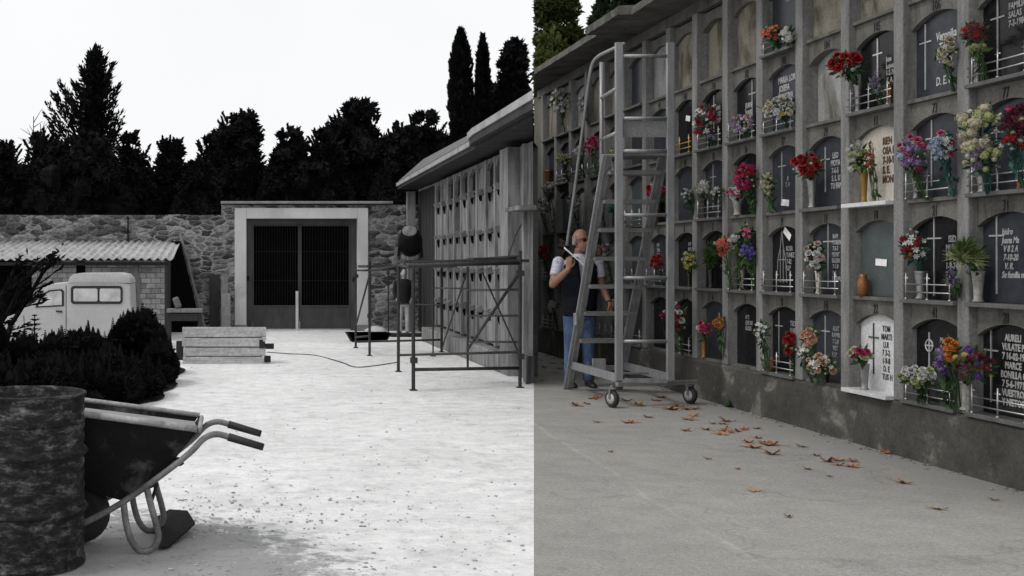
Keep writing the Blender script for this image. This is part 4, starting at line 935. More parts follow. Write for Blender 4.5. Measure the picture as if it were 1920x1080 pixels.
B = [
 # u, vtop, Y, width px, vlow, seed, label, n
 (5, 268, 30, 95, 420, 21, 'dark tree cut by the left edge, lower than the spiky conifer', 3200),
 (78, 246, 31.5, 95, 420, 22, 'dark bushy tree close on the left of the spiky conifer', 3600),
 (150, 250, 29.6, 170, 430, 31, 'broad dark tree in front of the foot of the spiky conifer', 5200),
 (246, 250, 30.5, 90, 420, 23, 'small dark tree close on the right of the spiky conifer', 3400),
 (318, 258, 31, 84, 420, 24, 'flat topped dark tree between the conifer and the gap of sky', 3600),
 (372, 300, 30, 80, 425, 25, 'lowest dark tree, under the gap of sky left of the gate', 2600),
 (448, 197, 32, 112, 420, 26, 'upright dark tree with a domed crown above the gate left end', 5200),
 (392, 250, 33, 50, 420, 32, 'slim dark tree on the left shoulder of the domed tree', 1900),
 (545, 236, 31, 100, 420, 27, 'low ragged dark tree above the gate middle', 3200),
 (668, 190, 32, 165, 420, 28, 'largest broad dark tree, rounded, above the gate right end', 7600),
 (610, 240, 31, 90, 420, 33, 'dark tree filling the left flank of the largest broad tree', 3000),
 (752, 232, 30.5, 90, 420, 34, 'dark tree between the largest broad tree and the niche block roof', 3000),
 (795, 205, 31.5, 95, 400, 29, 'dark gappy tree at the foot of the tall cypress', 3000),
 (925, 150, 33.5, 150, 380, 35, 'wide dark tree filling the space behind the feet of both cypresses', 5200),
 (962, 76, 33, 96, 380, 30, 'tall round dark tree right of the two cypresses above the roof', 6500)]
for (u, vt, Y, w, vl, sd_, lab, n) in B:
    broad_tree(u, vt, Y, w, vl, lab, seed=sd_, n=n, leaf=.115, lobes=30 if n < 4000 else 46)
def cypress(u, vtop, Y, wpx, vlow, seed, label, n):
    random.seed(seed); base = Vector((px(u, Y), Y, 0)); s = Y/F; zt = pz(vtop, Y); zl = pz(vlow, Y); w = wpx*s/2
    t = thing('cypress_tree', label, 'tree', base)
    mb = MB(); mb.tube([base, Vector((base.x, Y, zl+(zt-zl)*.7))], [.15, .04], 8); mb.build('trunk', bark_d, t, True)
    mb = MB()
    for i in range(n):
        q = random.random(); r = w*min(1, (1-q)*5)**.6*(.85+.25*noise.noise(Vector((q*14, seed, 0))))*(1 if q > .05 else .8)
        a = random.uniform(0, 6.28); rr = r*random.uniform(.75, 1.12)
        c = Vector((base.x+math.cos(a)*rr, Y+math.sin(a)*rr, zl+(zt-zl)*q))
        mb.leaf(c, (math.cos(a)*.5+random.gauss(0, .25), math.sin(a)*.5, 1), (math.cos(a+1.2), math.sin(a+1.2), .2), random.uniform(.12, .26), random.uniform(.05, .09))
    for i in range(14):
        q = i/14; mb.ball(Vector((base.x, Y, zl+(zt-zl)*q)), w*.78*min(1, (1-q)*4)**.7, None, (zt-zl)/16, 8, 6, .3, i)
    mb.build('crown', blk_leaf, t, fix=False)
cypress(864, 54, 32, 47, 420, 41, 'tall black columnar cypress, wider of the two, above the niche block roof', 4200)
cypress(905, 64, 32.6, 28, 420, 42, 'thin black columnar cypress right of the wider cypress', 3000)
# bare saplings against the sky
for (u, vt, lab) in ((63, 218, 'bare thin sapling left of the spiky conifer, the taller one'), (76, 232, 'bare thin sapling left of the spiky conifer, the shorter one')):
    random.seed(u); b = Vector((px(u, 30.8), 30.8, 0)); mb = MB(); tp = P(u, vt, 30.8); mb.tube([b, tp], [.04, .01], 5)
    for i in range(7):
        a = P(u, vt+12+9*i, 30.8); mb.tube([a, a+Vector((random.choice([-1, 1])*random.uniform(.1, .4), 0, random.uniform(.15, .4)))], [.012, .004], 4)
    tag(mb.build('bare_sapling', bark_d), lab, 'sapling')
# green trees behind the wall on the right half
broad_tree(1042, -40, 29, 120, 190, 'olive green tree showing above the far end of the numbered wall', mat=grn_leaf, side=1, n=7000, leaf=.12, lobes=30, seed=51)
broad_tree(1165, -70, 27, 100, 140, 'dark green tree above the roof edge behind the ladder top', mat=grn_dk, side=1, n=6500, leaf=.12, lobes=30, seed=52)
broad_tree(1030, 60, 26, 70, 200, 'low light green tree just above the roof at the far end', mat=leaf_mat('light_olive_foliage', (.05, .066, .018), (.085, .10, .03)), side=1, n=3200, leaf=.10, lobes=16, seed=53)

# dark hedge in front of the van: separate shrubs
def shrub(u, vtop, vbase, wpx, seed, label, n=2600, leaf=.055, depth=.55, spiky=False):
    random.seed(seed); g = G(u, vbase); Y = g.y; s = Y/F; h = pz(vtop, Y); w = wpx*s/2
    t = thing('shrub', label, 'shrub', g, 'dark shrubs of the hedge')
    mb = MB()
    for i in range(5): mb.tube([g+Vector((random.uniform(-.1, .1), random.uniform(-.1, .1), -.02)), g+Vector((random.uniform(-w, w)*.6, random.uniform(-.3, .3), h*.6))], [.018, .006], 5)
    mb.build('stem', bark_d, t)
    mb = MB(); lob = 12
    for i in range(lob):
        zz = random.random(); prof = math.sqrt(max(0, 1-(zz*.95)**2)); c = Vector((g.x+random.uniform(-1, 1)*w*.72*prof, Y+random.uniform(-1, 1)*depth*prof, h*(.08+.72*zz))); r = w*random.uniform(.28, .42)
        clump(mb, c, r, min(r, h*.22), n//lob, leaf, 0, .5, elong=2.0); mb.ball(c, r*.7, min(r, depth)*.7, min(r, h*.25)*.7, 8, 6, .5, i)
    mb.ball(Vector((g.x, Y, h*.36)), w*.85, depth*.7, h*.42, 12, 10, .4, seed)
    for i in range(n//2):
        d = Vector((random.gauss(0, 1), random.gauss(0, 1), random.gauss(.1, .8))).normalized(); mb.leaf(Vector((g.x+d.x*w*.9, Y+d.y*depth*.75, h*.38+d.z*h*.46)), d+Vector((0, 0, .5)), (random.gauss(0, 1), random.gauss(0, 1), 0), leaf*2, leaf*.8)
    for i in range(int(10+wpx/8)):
        x = random.uniform(-.85, .85); zz = math.sqrt(1-x*x*.8); p = Vector((g.x+x*w, Y+random.uniform(-.3, .3), h*.82*zz)); l = random.uniform(.06, .20)
        for q in range(9):
            for sg in (-1, 1): mb.leaf(p+Vector((sg*.02*(1-q/9), 0, l*q/8)), (sg*.8, random.gauss(0, .3), 1.0), (0, 1, .2), .06*(1.2-q/9), .02)
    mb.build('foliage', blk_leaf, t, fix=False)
shrub(258, 573, 700, 120, 61, 'rounded dark shrub right of the van rear, tallest of the hedge', 4200)
shrub(160, 612, 712, 110, 62, 'dark shrub in front of the van body beside the tallest round shrub', 3200)
shrub(105, 622, 715, 80, 63, 'dark shrub in front of the van door with spiky top', 2600)
shrub(45, 628, 718, 90, 64, 'dark shrub in front of the van bonnet', 2800)
shrub(-30, 560, 725, 90, 65, 'dark shrub cut by the left edge of the photo', 2800)
shrub(300, 640, 718, 70, 66, 'low dark shrub at the hedge right end beside the white stakes', 2600)
shrub(205, 655, 752, 130, 67, 'low dark shrub of the front row behind the wheelbarrow', 3800)
shrub(90, 665, 765, 150, 68, 'wide dark shrub of the front row behind the drum', 4200)
shrub(-20, 660, 775, 130, 69, 'dark shrub of the front row left of the drum', 3400)
shrub(262, 680, 742, 90, 70, 'lowest dark shrub of the front row at its right end', 2800)
shrub(150, 668, 758, 120, 81, 'dark shrub of the front row just behind the drum rim', 3200)
shrub(228, 690, 757, 84, 82, 'small dark shrub lowest in front, just above the wheelbarrow', 2600)
def bed(s_, t_):
    x0, x1 = -6.5, -.55; y = 12.0+5.6*t_; edge = x1+.35*noise.noise(Vector((y*.9, 0, 0)))-.55*max(0, 1-t_*3)-.2*t_
    return (x0+(edge-x0)*s_, y, .016+.05*math.sin(math.pi*min(1, t_))*min(1, (1-s_)*5))
struct(grid(bed, 30, 24, 'flower_bed_soil', noisy('black_soil', .008, .02, 6, .95, spec=.05, bmp=.6)))
# seedling conifer on the hedge
random.seed(5); Y = 15.2; g = Vector((px(64, Y), Y, 0)); t = thing('seedling_conifer', 'small tiered conifer seedling in front of the van door', 'seedling', g)
mb = MB(); mb.tube([g, P(65, 590, Y)], [.02, .006], 6); mb.build('stem', bark_d, t)
mb = MB()
for k, v in enumerate((593, 602, 612, 622, 634)):
    for i in range(26):
        a = random.uniform(0, 6.28); r = (.035+.028*k)*random.uniform(.4, 1); c = P(65, v, Y)+Vector((math.cos(a)*r, math.sin(a)*r, r*.35)); mb.leaf(c, (math.cos(a), math.sin(a), .5), (0, 0, 1), .06, .03)
mb.build('foliage', blk_leaf, t, fix=False)
# leaning leafless branches before the van bonnet
def branch(pts, label, seed, twigs=10):
    random.seed(seed); mb = MB(); mb.tube(pts, [.035*(1-i/len(pts))+.012 for i in range(len(pts))], 6)
    for i in range(twigs):
        q = random.random(); k = q*(len(pts)-1); a = lerp(pts[int(k)], pts[min(int(k)+1, len(pts)-1)], k-int(k))
        d = Vector((random.uniform(.0, .5), random.uniform(-.2, .2), random.uniform(.05, .45)))*.7
        mb.tube([a, a+d], [.012, .005], 4)
        for j in range(10): mb.leaf(a+d*random.uniform(.3, 1.1)+Vector((random.gauss(0, .03),)*3), d+Vector((random.gauss(0, .2), random.gauss(0, .2), 0)), (0, 1, .3), .12, .03)
    o = mb.build('leaning_branch', blk_leaf, fix=False); return tag(o, label, 'branch')
Y = 16.5
branch([G(-5, 705), P(20, 610, Y), P(52, 560, Y), P(84, 505, Y), P(97, 490, Y)], 'long dark branch leaning over the van bonnet up to the shed roof', 71, 26)
branch([G(-40, 700), P(-8, 620, Y), P(18, 580, Y), P(40, 535, Y), P(66, 500, Y)], 'second dark branch left of the long one by the shed', 72, 22)
branch([G(-60, 705), P(-25, 600, Y), P(0, 560, Y), P(20, 520, Y), P(30, 495, Y)], 'dark branch crossing the dark shed opening at the left edge', 73, 24)
# ------------------------------------------------------------------ rolling ladder
random.seed(9)
alu = noisy('dull_aluminium', (.25, .255, .265), (.38, .385, .395), 4, .42, (3, 3, .6), .1, metal=.55, spec=.4, stain=(.2, .2, .2), sscale=5, slo=.55, shi=.75, fine=90)
alu_d = noisy('worn_aluminium_tread', (.16, .16, .16), (.24, .24, .235), 5, .5, (1, 1, 1), .2, metal=.4, spec=.35)
lad = thing('rolling_ladder', 'silver rolling platform ladder standing beside the man at the niche wall', 'ladder', (4.3, 12.6, 0))
XL, XR, YF, YB = 4.05, 4.585, 12.2, 13.87
def bar(a, b, w, t, name='bar', m=alu, up=(0, 0, 1), parent=None):
    mb = MB(); mb.bar(a, b, w, t, up); return mb.build(name, m, parent or lad, bevel=.004)
def tub(pts, r, name='tube', m=alu, parent=None, n=8):
    mb = MB(); mb.tube(pts, r, n); return mb.build(name, m, parent or lad, True)
zt = pz(80, YF)
bar((XL, YF, .27), (XL, YF, zt), .075, .045, 'upright', up=(0, 1, 0)); bar((XR, YF, .27), (XR, YF, zt), .075, .045, 'upright', up=(0, 1, 0))
for v in (105, 222, 283, 403, 521, 640):
    z = pz(v, YF); tub([(XL+.03, YF, z), (XR-.03, YF, z)], .019, 'front_rung')
bar((XL+.03, YF, pz(714, YF)), (XR-.03, YF, pz(714, YF)), .03, .05, 'front_rung')
mb = MB(); mb.box(XL+.03, XR-.03, YF+.01, YF+.022, pz(257, YF), pz(226, YF)); mb.build('kick_plate', noisy('tinted_panel', (.16, .165, .165), (.21, .215, .21), 4, .4), lad)
zp = pz(286, YF)
mb = MB(); mb.box(XL-.01, XR+.01, YF+.03, YF+.50, zp-.03, zp); mb.build('platform', alu_d, lad, bevel=.004)
# side guard of the platform and the long handrail
for X, nm in ((XL-.035, 'left'),):
    yb = 12.66; z0, z1 = 2.40, 3.66
    tub([(X, yb, z0-.1), (X, yb, z1)], .022, 'guard_post')
    for za, zb in ((pz(184, yb), pz(184, yb)+.03), (pz(262, yb), pz(262, yb)+.02)): tub([(X, yb, za), (X, YF, zb)], .02, 'guard_rail')
    pts = [P(1170, 82, YF), P(1140, 96, 12.5), P(1123, 105, 12.66), P(1113, 116, 12.78), P(1107, 135, 12.86), P(1100, 183, 13.0), P(1093, 240, 13.18), P(1086, 290, 13.38), P(1078, 353, 13.62), P(1070, 410, 13.8), P(1063, 460, 13.93)]
    tub(smooth_path(pts, 3), .019, 'handrail')
# stringers and treads
ta, tb_ = Vector((XL-.05, YB, .0)), Vector((XL-.05, 12.42, zp))
def ont(X, z): q = z/zp; return Vector((X, YB+(12.42-YB)*q, z))
for X in (XL-.05, XR+.01):
    mb = MB(); mb.bar(ont(X, 0.0), ont(X, zp+.0), .03, .105, (1, 0, 0)); a = mb.build('stringer', alu, lad, bevel=.006)
    for o_ in (-.036, .036):
        mb = MB(); mb.bar(ont(X-.017, .02)+Vector((0, o_, 0)), ont(X-.017, zp-.02)+Vector((0, o_, 0)), .012, .014, (1, 0, 0)); mb.build('flange', alu, a)
nst = 9
for i, v in enumerate((322, 376, 430, 483, 535, 586, 637, 688)):
    z = None
    for zz in [k*.01 for k in range(5, 270)]:
        p = ont(XL, zz); vv = HZ-(zz-H)*F/(p.y-.07)
        if vv < v: z = zz; break
    p = ont(XL, z); mb = MB(); mb.box(XL-.033, XR-.006, p.y-.12, p.y+.10, z-.038, z); tr = mb.build('tread', alu_d, lad, bevel=.005)
    mb = MB(); mb.box(XL-.03, XR-.008, p.y-.128, p.y-.1205, z-.042, z+.003); mb.build('nosing', alu_d, tr)
p = ont(XL-.05, .84); mb = MB(); mb.box(p.x-.06, p.x-.03, p.y-.05, p.y+.04, .78, .92); mb.build('bracket', alu, lad, bevel=.008)
# base frame, outrigger and castors
zb = .27
bar((XL-.02, YF, .30), (XL-.05, YB-.16, .30), .03, .09, 'base_rail'); bar((XR, YF, .30), (XR, YB-.16, .30), .03, .09, 'base_rail')
bar((XL-.04, YF-.05, .235), (4.95, YF+.22, .235), .05, .045, 'outrigger'); bar((XL+.1, YF+.5, .30), (XR-.05, YF+.5, .30), .05, .02, 'base_rail', alu_d)
mb = MB(); mb.box(XL+.03, XL+.17, YF+.95, YF+1.0, .30, .42); mb.build('gusset_plate', alu, lad)
rub = plain('castor_rubber', .02, .7); hubm = plain('castor_hub', .42, .45)
for gx, gy in ((3.955, 12.12), (4.885, 12.44)):
    c = Vector((gx, gy, .092)); mb = MB(); an = .35
    dx = Vector((math.cos(an), math.sin(an), 0)); ax = Vector((-math.sin(an), math.cos(an), 0)); ax, dx = dx, ax
    ring = lambda yy, r: [c+ax*yy+(dx*math.cos(a)+Vector((0, 0, 1))*math.sin(a))*r for a in [2*math.pi*i/22 for i in range(22)]]
    mb.loft([ring(-.022, .06), ring(-.026, .082), ring(-.012, .091), ring(.012, .091), ring(.026, .082), ring(.022, .06)]); w_ = mb.build('castor_wheel', rub, lad, True)
    mb = MB(); mb.loft([ring(-.029, .01), ring(-.028, .056), ring(.028, .056), ring(.029, .01)]); mb.build('hub', hubm, w_, True)
    for s in (-1, 1):
        mb = MB(); mb.bar(c+ax*.036*s, c+ax*.036*s+Vector((0, 0, .10)), .03, .005, tuple(ax)); mb.build('castor_fork', alu_d, lad)
    mb = MB(); mb.lathe(c+Vector((0, 0, .10)), [(.045, 0), (.045, .012), (.02, .016), (.02, .04)], 12); mb.build('castor_swivel', alu_d, lad)

# ------------------------------------------------------------------ people
skin_m = noisy('skin', (.25, .125, .085), (.34, .18, .125), 7, .5, spec=.4, bmp=.05, fine=90)
def ell(c, rx, ry, n=18, tilt=0.0, axis=None):
    c = Vector(c); return [c+Vector((rx*math.cos(a), ry*math.sin(a), tilt*math.sin(a))) for a in [2*math.pi*k/n for k in range(n)]]
def limb(mb, pts, rs, n=12, caps=True):
    pts = [Vector(p) for p in pts]; mb.tube(smooth_path(pts, 4), [r for r in interp(rs, 4)], n)
    if caps:
        mb.ball(pts[0], rs[0]*.98, n=12, m=8); mb.ball(pts[-1], rs[-1]*.98, n=12, m=8)
def interp(rs, k):
    out = []
    for i in range(len(rs)-1):
        for j in range(k): out.append(rs[i]+(rs[i+1]-rs[i])*j/k)
    return out+[rs[-1]]
def xf(mb, o, s, ang=0.0):
    M = Matrix.Translation(Vector(o)) @ Matrix.Rotation(ang, 4, 'Z') @ Matrix.Scale(s, 4)
    mb.v = [M @ v for v in mb.v]; return mb
def hand(mb, w, d, side, curl=.7, k=1.0, palmn=None):
    """palm and five bent fingers; w wrist point, d pointing direction, side = thumb direction"""
    w = Vector(w); d = Vector(d).normalized(); s = Vector(side); s = (s-d*s.dot(d)).normalized(); nrm = d.cross(s)
    if palmn is not None and nrm.dot(Vector(palmn)) < 0: nrm = -nrm
    pc = w+d*.05*k
    mb.loft([[w+d*q*k+(s*math.cos(a)*wd+nrm*math.sin(a)*th)*k for a in [2*math.pi*i/10 for i in range(10)]] for q, wd, th in ((-.01, .026, .02), (.02, .034, .017), (.06, .041, .015), (.095, .040, .012))])
    for i, (off, ln) in enumerate(((.030, .072), (.010, .080), (-.011, .074), (-.031, .058))):
        p0 = w+d*.085*k+s*off*k; c = curl*(.9+.12*i); pts = [p0]; dd = d.copy(); p = p0
        for seg, fr in enumerate((.45, .32, .23)):
            dd = (Matrix.Rotation(c*(.55 if seg == 0 else .8), 3, s.cross(d) if False else s) @ dd) if palmn is None else (dd*math.cos(c*.7)+nrm*math.sin(c*.7)).normalized()
            p = p+dd*ln*fr*k; pts.append(p)
        mb.tube(pts, [.0098*k, .0092*k, .0085*k, .007*k], 8)
    t0 = w+d*.03*k+s*.03*k; mb.tube([t0, t0+(d*.5+s*.6)*.035*k+nrm*.01*k, t0+(d*.9+s*.5)*.06*k+nrm*.025*k, t0+(d*1.1+s*.2)*.08*k+nrm*.035*k], [.014*k, .0115*k, .010*k, .008*k], 8)
MO = Vector((px(1086, 14.16), 14.16, 0.0)); MS = 1.0
man = thing('person', 'bald man in sunglasses and dark quilted vest holding a tablet behind the silver ladder', 'person', MO)
def mk(): return MB()
# joints (x to the right in the photo, -y towards the viewer)
SL, EL, HL = (-.245, .02, 1.50), (-.335, -.06, 1.235), (-.20, -.25, 1.42)
SR, ER, HR = (.235, .03, 1.49), (.275, .02, 1.21), (.335, -.10, 1.01)
b = mk()
b.loft([ell((0, 0, z), rx, ry) for z, rx, ry in ((.86, .15, .11), (.95, .18, .125), (1.08, .165, .12), (1.25, .185, .13), (1.42, .205, .125), (1.52, .17, .10), (1.565, .08, .07))])
b.tube([(0, .005, 1.52), (.0, -.005, 1.60), (.005, -.02, 1.66)], [.068, .06, .06], 14)
hc = Vector((.012, -.03, 1.765))
b.ball(hc+Vector((0, .012, .022)), .083, .102, .115, 18, 14); b.ball(hc+Vector((.004, -.022, -.05)), .066, .078, .088, 16, 12); b.ball(hc+Vector((.006, -.055, -.112)), .034, .032, .028, 12, 8)
b.loft([ell(hc+Vector((.006, y, z)), rx, ry, 8) for z, y, rx, ry in ((.016, -.09, .010, .012), (-.015, -.106, .014, .018), (-.04, -.112, .019, .02), (-.052, -.1, .014, .015))])
for sx in (-1, 1): b.ball(hc+Vector((sx*.083, .008, -.015)), .013, .022, .034, 10, 8)
b.ball(hc+Vector((.006, -.095, -.076)), .024, .012, .008, 10, 6); b.ball(hc+Vector((.006, -.092, -.092)), .022, .012, .008, 10, 6)
b.ball(hc+Vector((0, -.075, .03)), .062, .02, .014, 12, 6)
def turn_head(m): m.v = [hc+Matrix.Rotation(.42, 3, 'Z') @ (v-hc) if v.z > 1.625 and (v-hc).length < .26 else v for v in m.v]
turn_head(b)
limb(b, (SL, EL), (.058, .047)); limb(b, (EL, tuple(lerp(Vector(EL), Vector(HL), .5)), HL), (.047, .045, .030))
limb(b, (SR, ER), (.058, .047)); limb(b, (ER, tuple(lerp(Vector(ER), Vector(HR), .5)), HR), (.047, .042, .028))
hand(b, HL, (.05, -.03, 1), (.8, -.3, .1), .5, 1.05, palmn=(.2, 1, 0)); hand(b, HR, (.25, -.25, -1), (-.6, -.8, 0), .5, 1.05, palmn=(-.5, .7, .2))
for sx in (-.095, .105): limb(b, ((sx, 0, .92), (sx*1.05, -.01, .50), (sx*1.1, .02, .08)), (.09, .06, .045))
xf(b, MO, MS); remeshed(b, 'body', skin_m, man, .0075, 3, .4)
denim = noisy('blue_denim', (.035, .062, .13), (.075, .12, .22), 6, .85, (2, 2, 1), .3, stain=(.16, .22, .33), sscale=4, slo=.5, shi=.75)
dk_den = noisy('dark_denim', (.012, .014, .022), (.022, .025, .036), 6, .9, spec=.1, bmp=.3)
j = mk(); j.cur = 0
j.loft([ell((0, 0, z), rx, ry) for z, rx, ry in ((1.0, .178, .128), (.92, .19, .14), (.82, .18, .13))])
limb(j, ((-.095, 0, .86), (-.108, -.015, .50), (-.112, .02, .07)), (.105, .078, .066), caps=False)
limb(j, ((.10, 0, .86), (.11, -.01, .50), (.118, .02, .07)), (.105, .078, .066), caps=False)
xf(j, MO, MS); jo = remeshed(j, 'jeans', denim, man, .011, 4)
sh = noisy('striped_shirt', (.42, .42, .50), (.55, .55, .62), 12, .8, (1, 1, 6), .1, stain=(.26, .24, .42), sscale=9, slo=.55, shi=.62)
s_ = mk(); 
for a, e in ((SL, EL), (SR, ER)):
    a, e = Vector(a), Vector(e); limb(s_, (a+(a-e).normalized()*.0, a+(e-a)*.35, a+(e-a)*.62), (.072, .068, .066), caps=False); s_.ball(a, .073)
s_.loft([ell((0, -.005, z), rx, ry) for z, rx, ry in ((.88, .178, .13), (.95, .186, .13), (1.25, .19, .134), (1.44, .21, .128), (1.53, .165, .10), (1.585, .075, .072), (1.605, .072, .07))])
xf(s_, MO, MS); remeshed(s_, 'shirt', sh, man, .010, 3)
vest_m = noisy('navy_quilted_vest', (.007, .008, .013), (.014, .015, .022), 10, .85, spec=.08, bmp=.15)
v_ = mk(); rings = []
for i in range(46):
    q = i/45; z = .855+.71*q; rx = .196+.016*math.sin(q*3.1)+(0 if q < .84 else -(q-.84)*.42); ry = .146+.01*math.sin(q*3.1)-(0 if q < .84 else (q-.84)*.22)
    pf = .006*abs(math.sin(q*math.pi*9)); ring = []
    for k in range(49):
        a = -math.pi/2+.07+.28*q**3+(2*math.pi-.14-.56*q**3)*k/48
        ring.append(Vector(((rx+pf)*math.cos(a), (ry+pf)*math.sin(a)-.005, z)))
    rings.append(ring)
v_.loft(rings, cap=False, closed=False); xf(v_, MO, MS); vo = v_.build('vest', vest_m, man, True); sm = vo.modifiers.new('t', 'SOLIDIFY'); sm.thickness = .012
sho = plain('black_shoe', .012, .5)
for sx in (-.113, .122):
    m_ = mk(); m_.loft([[Vector((sx+w*math.cos(a), y, max(0.0, zc+h*math.sin(a)))) for a in [2*math.pi*k/12 for k in range(12)]] for y, w, h, zc in ((.075, .02, .03, .05), (.06, .04, .055, .045), (.0, .045, .06, .05), (-.08, .047, .04, .035), (-.15, .047, .032, .028), (-.20, .032, .022, .022), (-.215, .01, .01, .02))])
    xf(m_, MO, MS); m_.build('shoe', sho, man, True)
lens = plain('dark_red_lens', (.045, .010, .012), .1); gm = plain('spectacle_frame', .02, .3)
m_ = mk()
for sx in (-.034, .046): m_.ball(hc+Vector((sx, -.104, .004)), .033, .010, .022, 14, 8)
m_.tube([hc+Vector((-.012, -.112, .008)), hc+Vector((.022, -.112, .008))], .004, 6)
for sx in (-1, 1): m_.tube([hc+Vector((sx*.064+.005, -.098, .008)), hc+Vector((sx*.086, -.02, .006)), hc+Vector((sx*.088, .02, .0))], .004, 6)
turn_head(m_); xf(m_, MO, MS); m_.build('sunglasses', lens, man, True)
hr = noisy('short_grey_hair', (.16, .15, .145), (.30, .29, .28), 30, .9)
m_ = mk(); rings = []
for i in range(7):
    z = -.075+.017*i*1.0
    rings.append([hc+Vector(((.0865)*math.cos(a)*(1-.0*i), .012+.104*math.sin(a), z+.02)) for a in [math.radians(-12+204*k/16) for k in range(17)]])
m_.loft(rings, cap=False, closed=False); turn_head(m_); xf(m_, MO, MS); ho = m_.build('hair', hr, man, True); sm = ho.modifiers.new('t', 'SOLIDIFY'); sm.thickness = .008
for p_, nm in ((HR, 'watch_strap'),):
    m_ = mk(); p_ = Vector(p_)-(Vector(HR)-Vector(ER)).normalized()*.02; d = (Vector(HR)-Vector(ER)).normalized(); m_.tube([p_-d*.011, p_+d*.011], .035, 14); xf(m_, MO, MS); m_.build(nm, gm, man, True)
# the tablet he holds, seen along its edge
ta, tb_ = P(1061, 467, 13.86), P(1095, 497, 13.86); d = (tb_-ta).normalized(); nrm = d.cross(Vector((.30, 1, 0))).normalized(); dep = nrm.cross(d)
mb = MB(); mb.obox((ta+tb_)/2+dep*.07, d, dep, nrm, (tb_-ta).length/2, .075, .009)
tb_o = thing('tablet', 'white edged tablet held up in the man\'s raised hand', 'tablet', (ta+tb_)/2)
mb.build('case', plain('white_plastic', .75, .35), tb_o, bevel=.003)
mb = MB(); mb.obox((ta+tb_)/2+dep*.07-nrm*.0098, d, dep, nrm, (tb_-ta).length/2-.012, .066, .0005); mb.build('screen', plain('dark_screen', .015, .1), tb_o)
# person far behind the scaffold
fo = Vector((px(757, 24.4), 24.4, 0)); k = .76; fx = thing('person', 'person in dark jacket and pale trousers standing behind the scaffolding', 'person', fo)
b = mk(); b.loft([ell((0, 0, z), rx, ry) for z, rx, ry in ((.86, .14, .11), (1.1, .155, .115), (1.4, .19, .115), (1.5, .14, .09))]); b.tube([(0, 0, 1.48), (0, -.01, 1.6)], .055, 10); b.ball((0, -.02, 1.68), .078, .095, .115, 14, 10); b.ball((0, -.115, 1.66), .014, .018, .02, 8, 6); b.ball((.078, 0, 1.66), .01, .02, .03); b.ball((-.078, 0, 1.66), .01, .02, .03)
for sx in (-1, 1):
    limb(b, ((sx*.21, 0, 1.42), (sx*.25, .0, 1.14), (sx*.2, -.14, .95)), (.055, .045, .03)); hand(b, (sx*.2, -.14, .95), (-sx*.3, -.4, -1), (-sx*.5, -.8, 0), .5, 1, palmn=(-sx, .3, 0)); limb(b, ((sx*.09, 0, .9), (sx*.1, -.01, .5), (sx*.1, .02, .08)), (.085, .055, .042))
xf(b, fo, k); remeshed(b, 'body', noisy('grey_skin', .36, .44, 7), fx, .009, 2, .4)
b = mk(); b.loft([ell((0, 0, z), rx, ry) for z, rx, ry in ((.83, .17, .135), (1.1, .175, .135), (1.4, .205, .13), (1.5, .15, .1), (1.53, .07, .07))])
for sx in (-1, 1): limb(b, ((sx*.21, 0, 1.42), (sx*.25, 0, 1.14), (sx*.21, -.12, .98)), (.07, .06, .05), caps=False); b.ball((sx*.21, 0, 1.42), .07)
xf(b, fo, k); remeshed(b, 'jacket', noisy('black_jacket', .012, .02, 6), fx, .011, 3)
b = mk(); b.loft([ell((0, 0, z), rx, ry) for z, rx, ry in ((.94, .155, .12), (.85, .17, .13), (.78, .16, .12))])
for sx in (-1, 1): limb(b, ((sx*.085, 0, .84), (sx*.1, -.015, .5), (sx*.1, .015, .07)), (.095, .07, .06), caps=False)
xf(b, fo, k); remeshed(b, 'trousers', noisy('pale_trousers', .5, .6, 6), fx, .011, 3)
b = mk(); b.ball((0, .012, 1.715), .086, .10, .095, 14, 10); xf(b, fo, k); b.build('hair', plain('black_hair', .02, .8), fx, True)
for sx in (-1, 1):
    b = mk(); b.ball((sx*.1, -.06, .035), .045, .12, .035, 12, 8); xf(b, fo, k); b.build('shoe', sho, fx, True)
# ------------------------------------------------------------------ flowers on the niches
PC = {'red': (.30, .012, .018), 'wine': (.11, .012, .03), 'pink': (.50, .10, .20), 'hot': (.42, .03, .12), 'lilac': (.36, .24, .46), 'violet': (.13, .06, .30), 'blue': (.06, .05, .26),
      'white': (.62, .62, .60), 'cream': (.52, .48, .34), 'lime': (.40, .44, .20), 'yellow': (.50, .38, .05), 'orange': (.52, .17, .03), 'coral': (.50, .09, .06), 'salmon': (.56, .32, .22), 'blush': (.60, .42, .40), 'sky': (.36, .42, .56), 'teal': (.05, .17, .17), 'grey': (.34, .34, .36), 'bronze': (.20, .09, .03), 'mauve': (.26, .20, .30), 'green': (.10, .16, .05)}
PM = {}
def petal(c):
    if c not in PM:
        m, nt, b = new_mat('petal_'+c); col = tuple(x*.8+.0*sum(PC[c]) for x in PC[c])
        n = nz(nt, pos(nt), 32, 4, .6); n2 = nz(nt, pos(nt), 7, 2)
        q = ramp(nt, n, [(.28, tuple(x*.36 for x in col)), (.55, col), (.75, tuple(min(.8, x*1.25+.02) for x in col))])
        q = mix(nt, .7, q, ramp(nt, n2, [(.3, .75), (.7, 1.2)]), 'MULTIPLY')
        L(nt, q, b.inputs['Base Color']); b.inputs['Roughness'].default_value = .65; b.inputs['Specular IOR Level'].default_value = .25
        b.inputs['Subsurface Weight'].default_value = 0.0
        PM[c] = m
    return PM[c]
eye_m = plain('flower_eye', (.42, .30, .05), .8); eye_d = plain('flower_heart', (.10, .05, .03), .8)
lf_m = leaf_mat('flower_leaf', (.022, .05, .018), (.05, .09, .035)); lf_t = leaf_mat('teal_leaf', (.018, .06, .05), (.04, .10, .085)); stem_m = plain('flower_stem', (.03, .06, .02), .7)
BM_ = {}
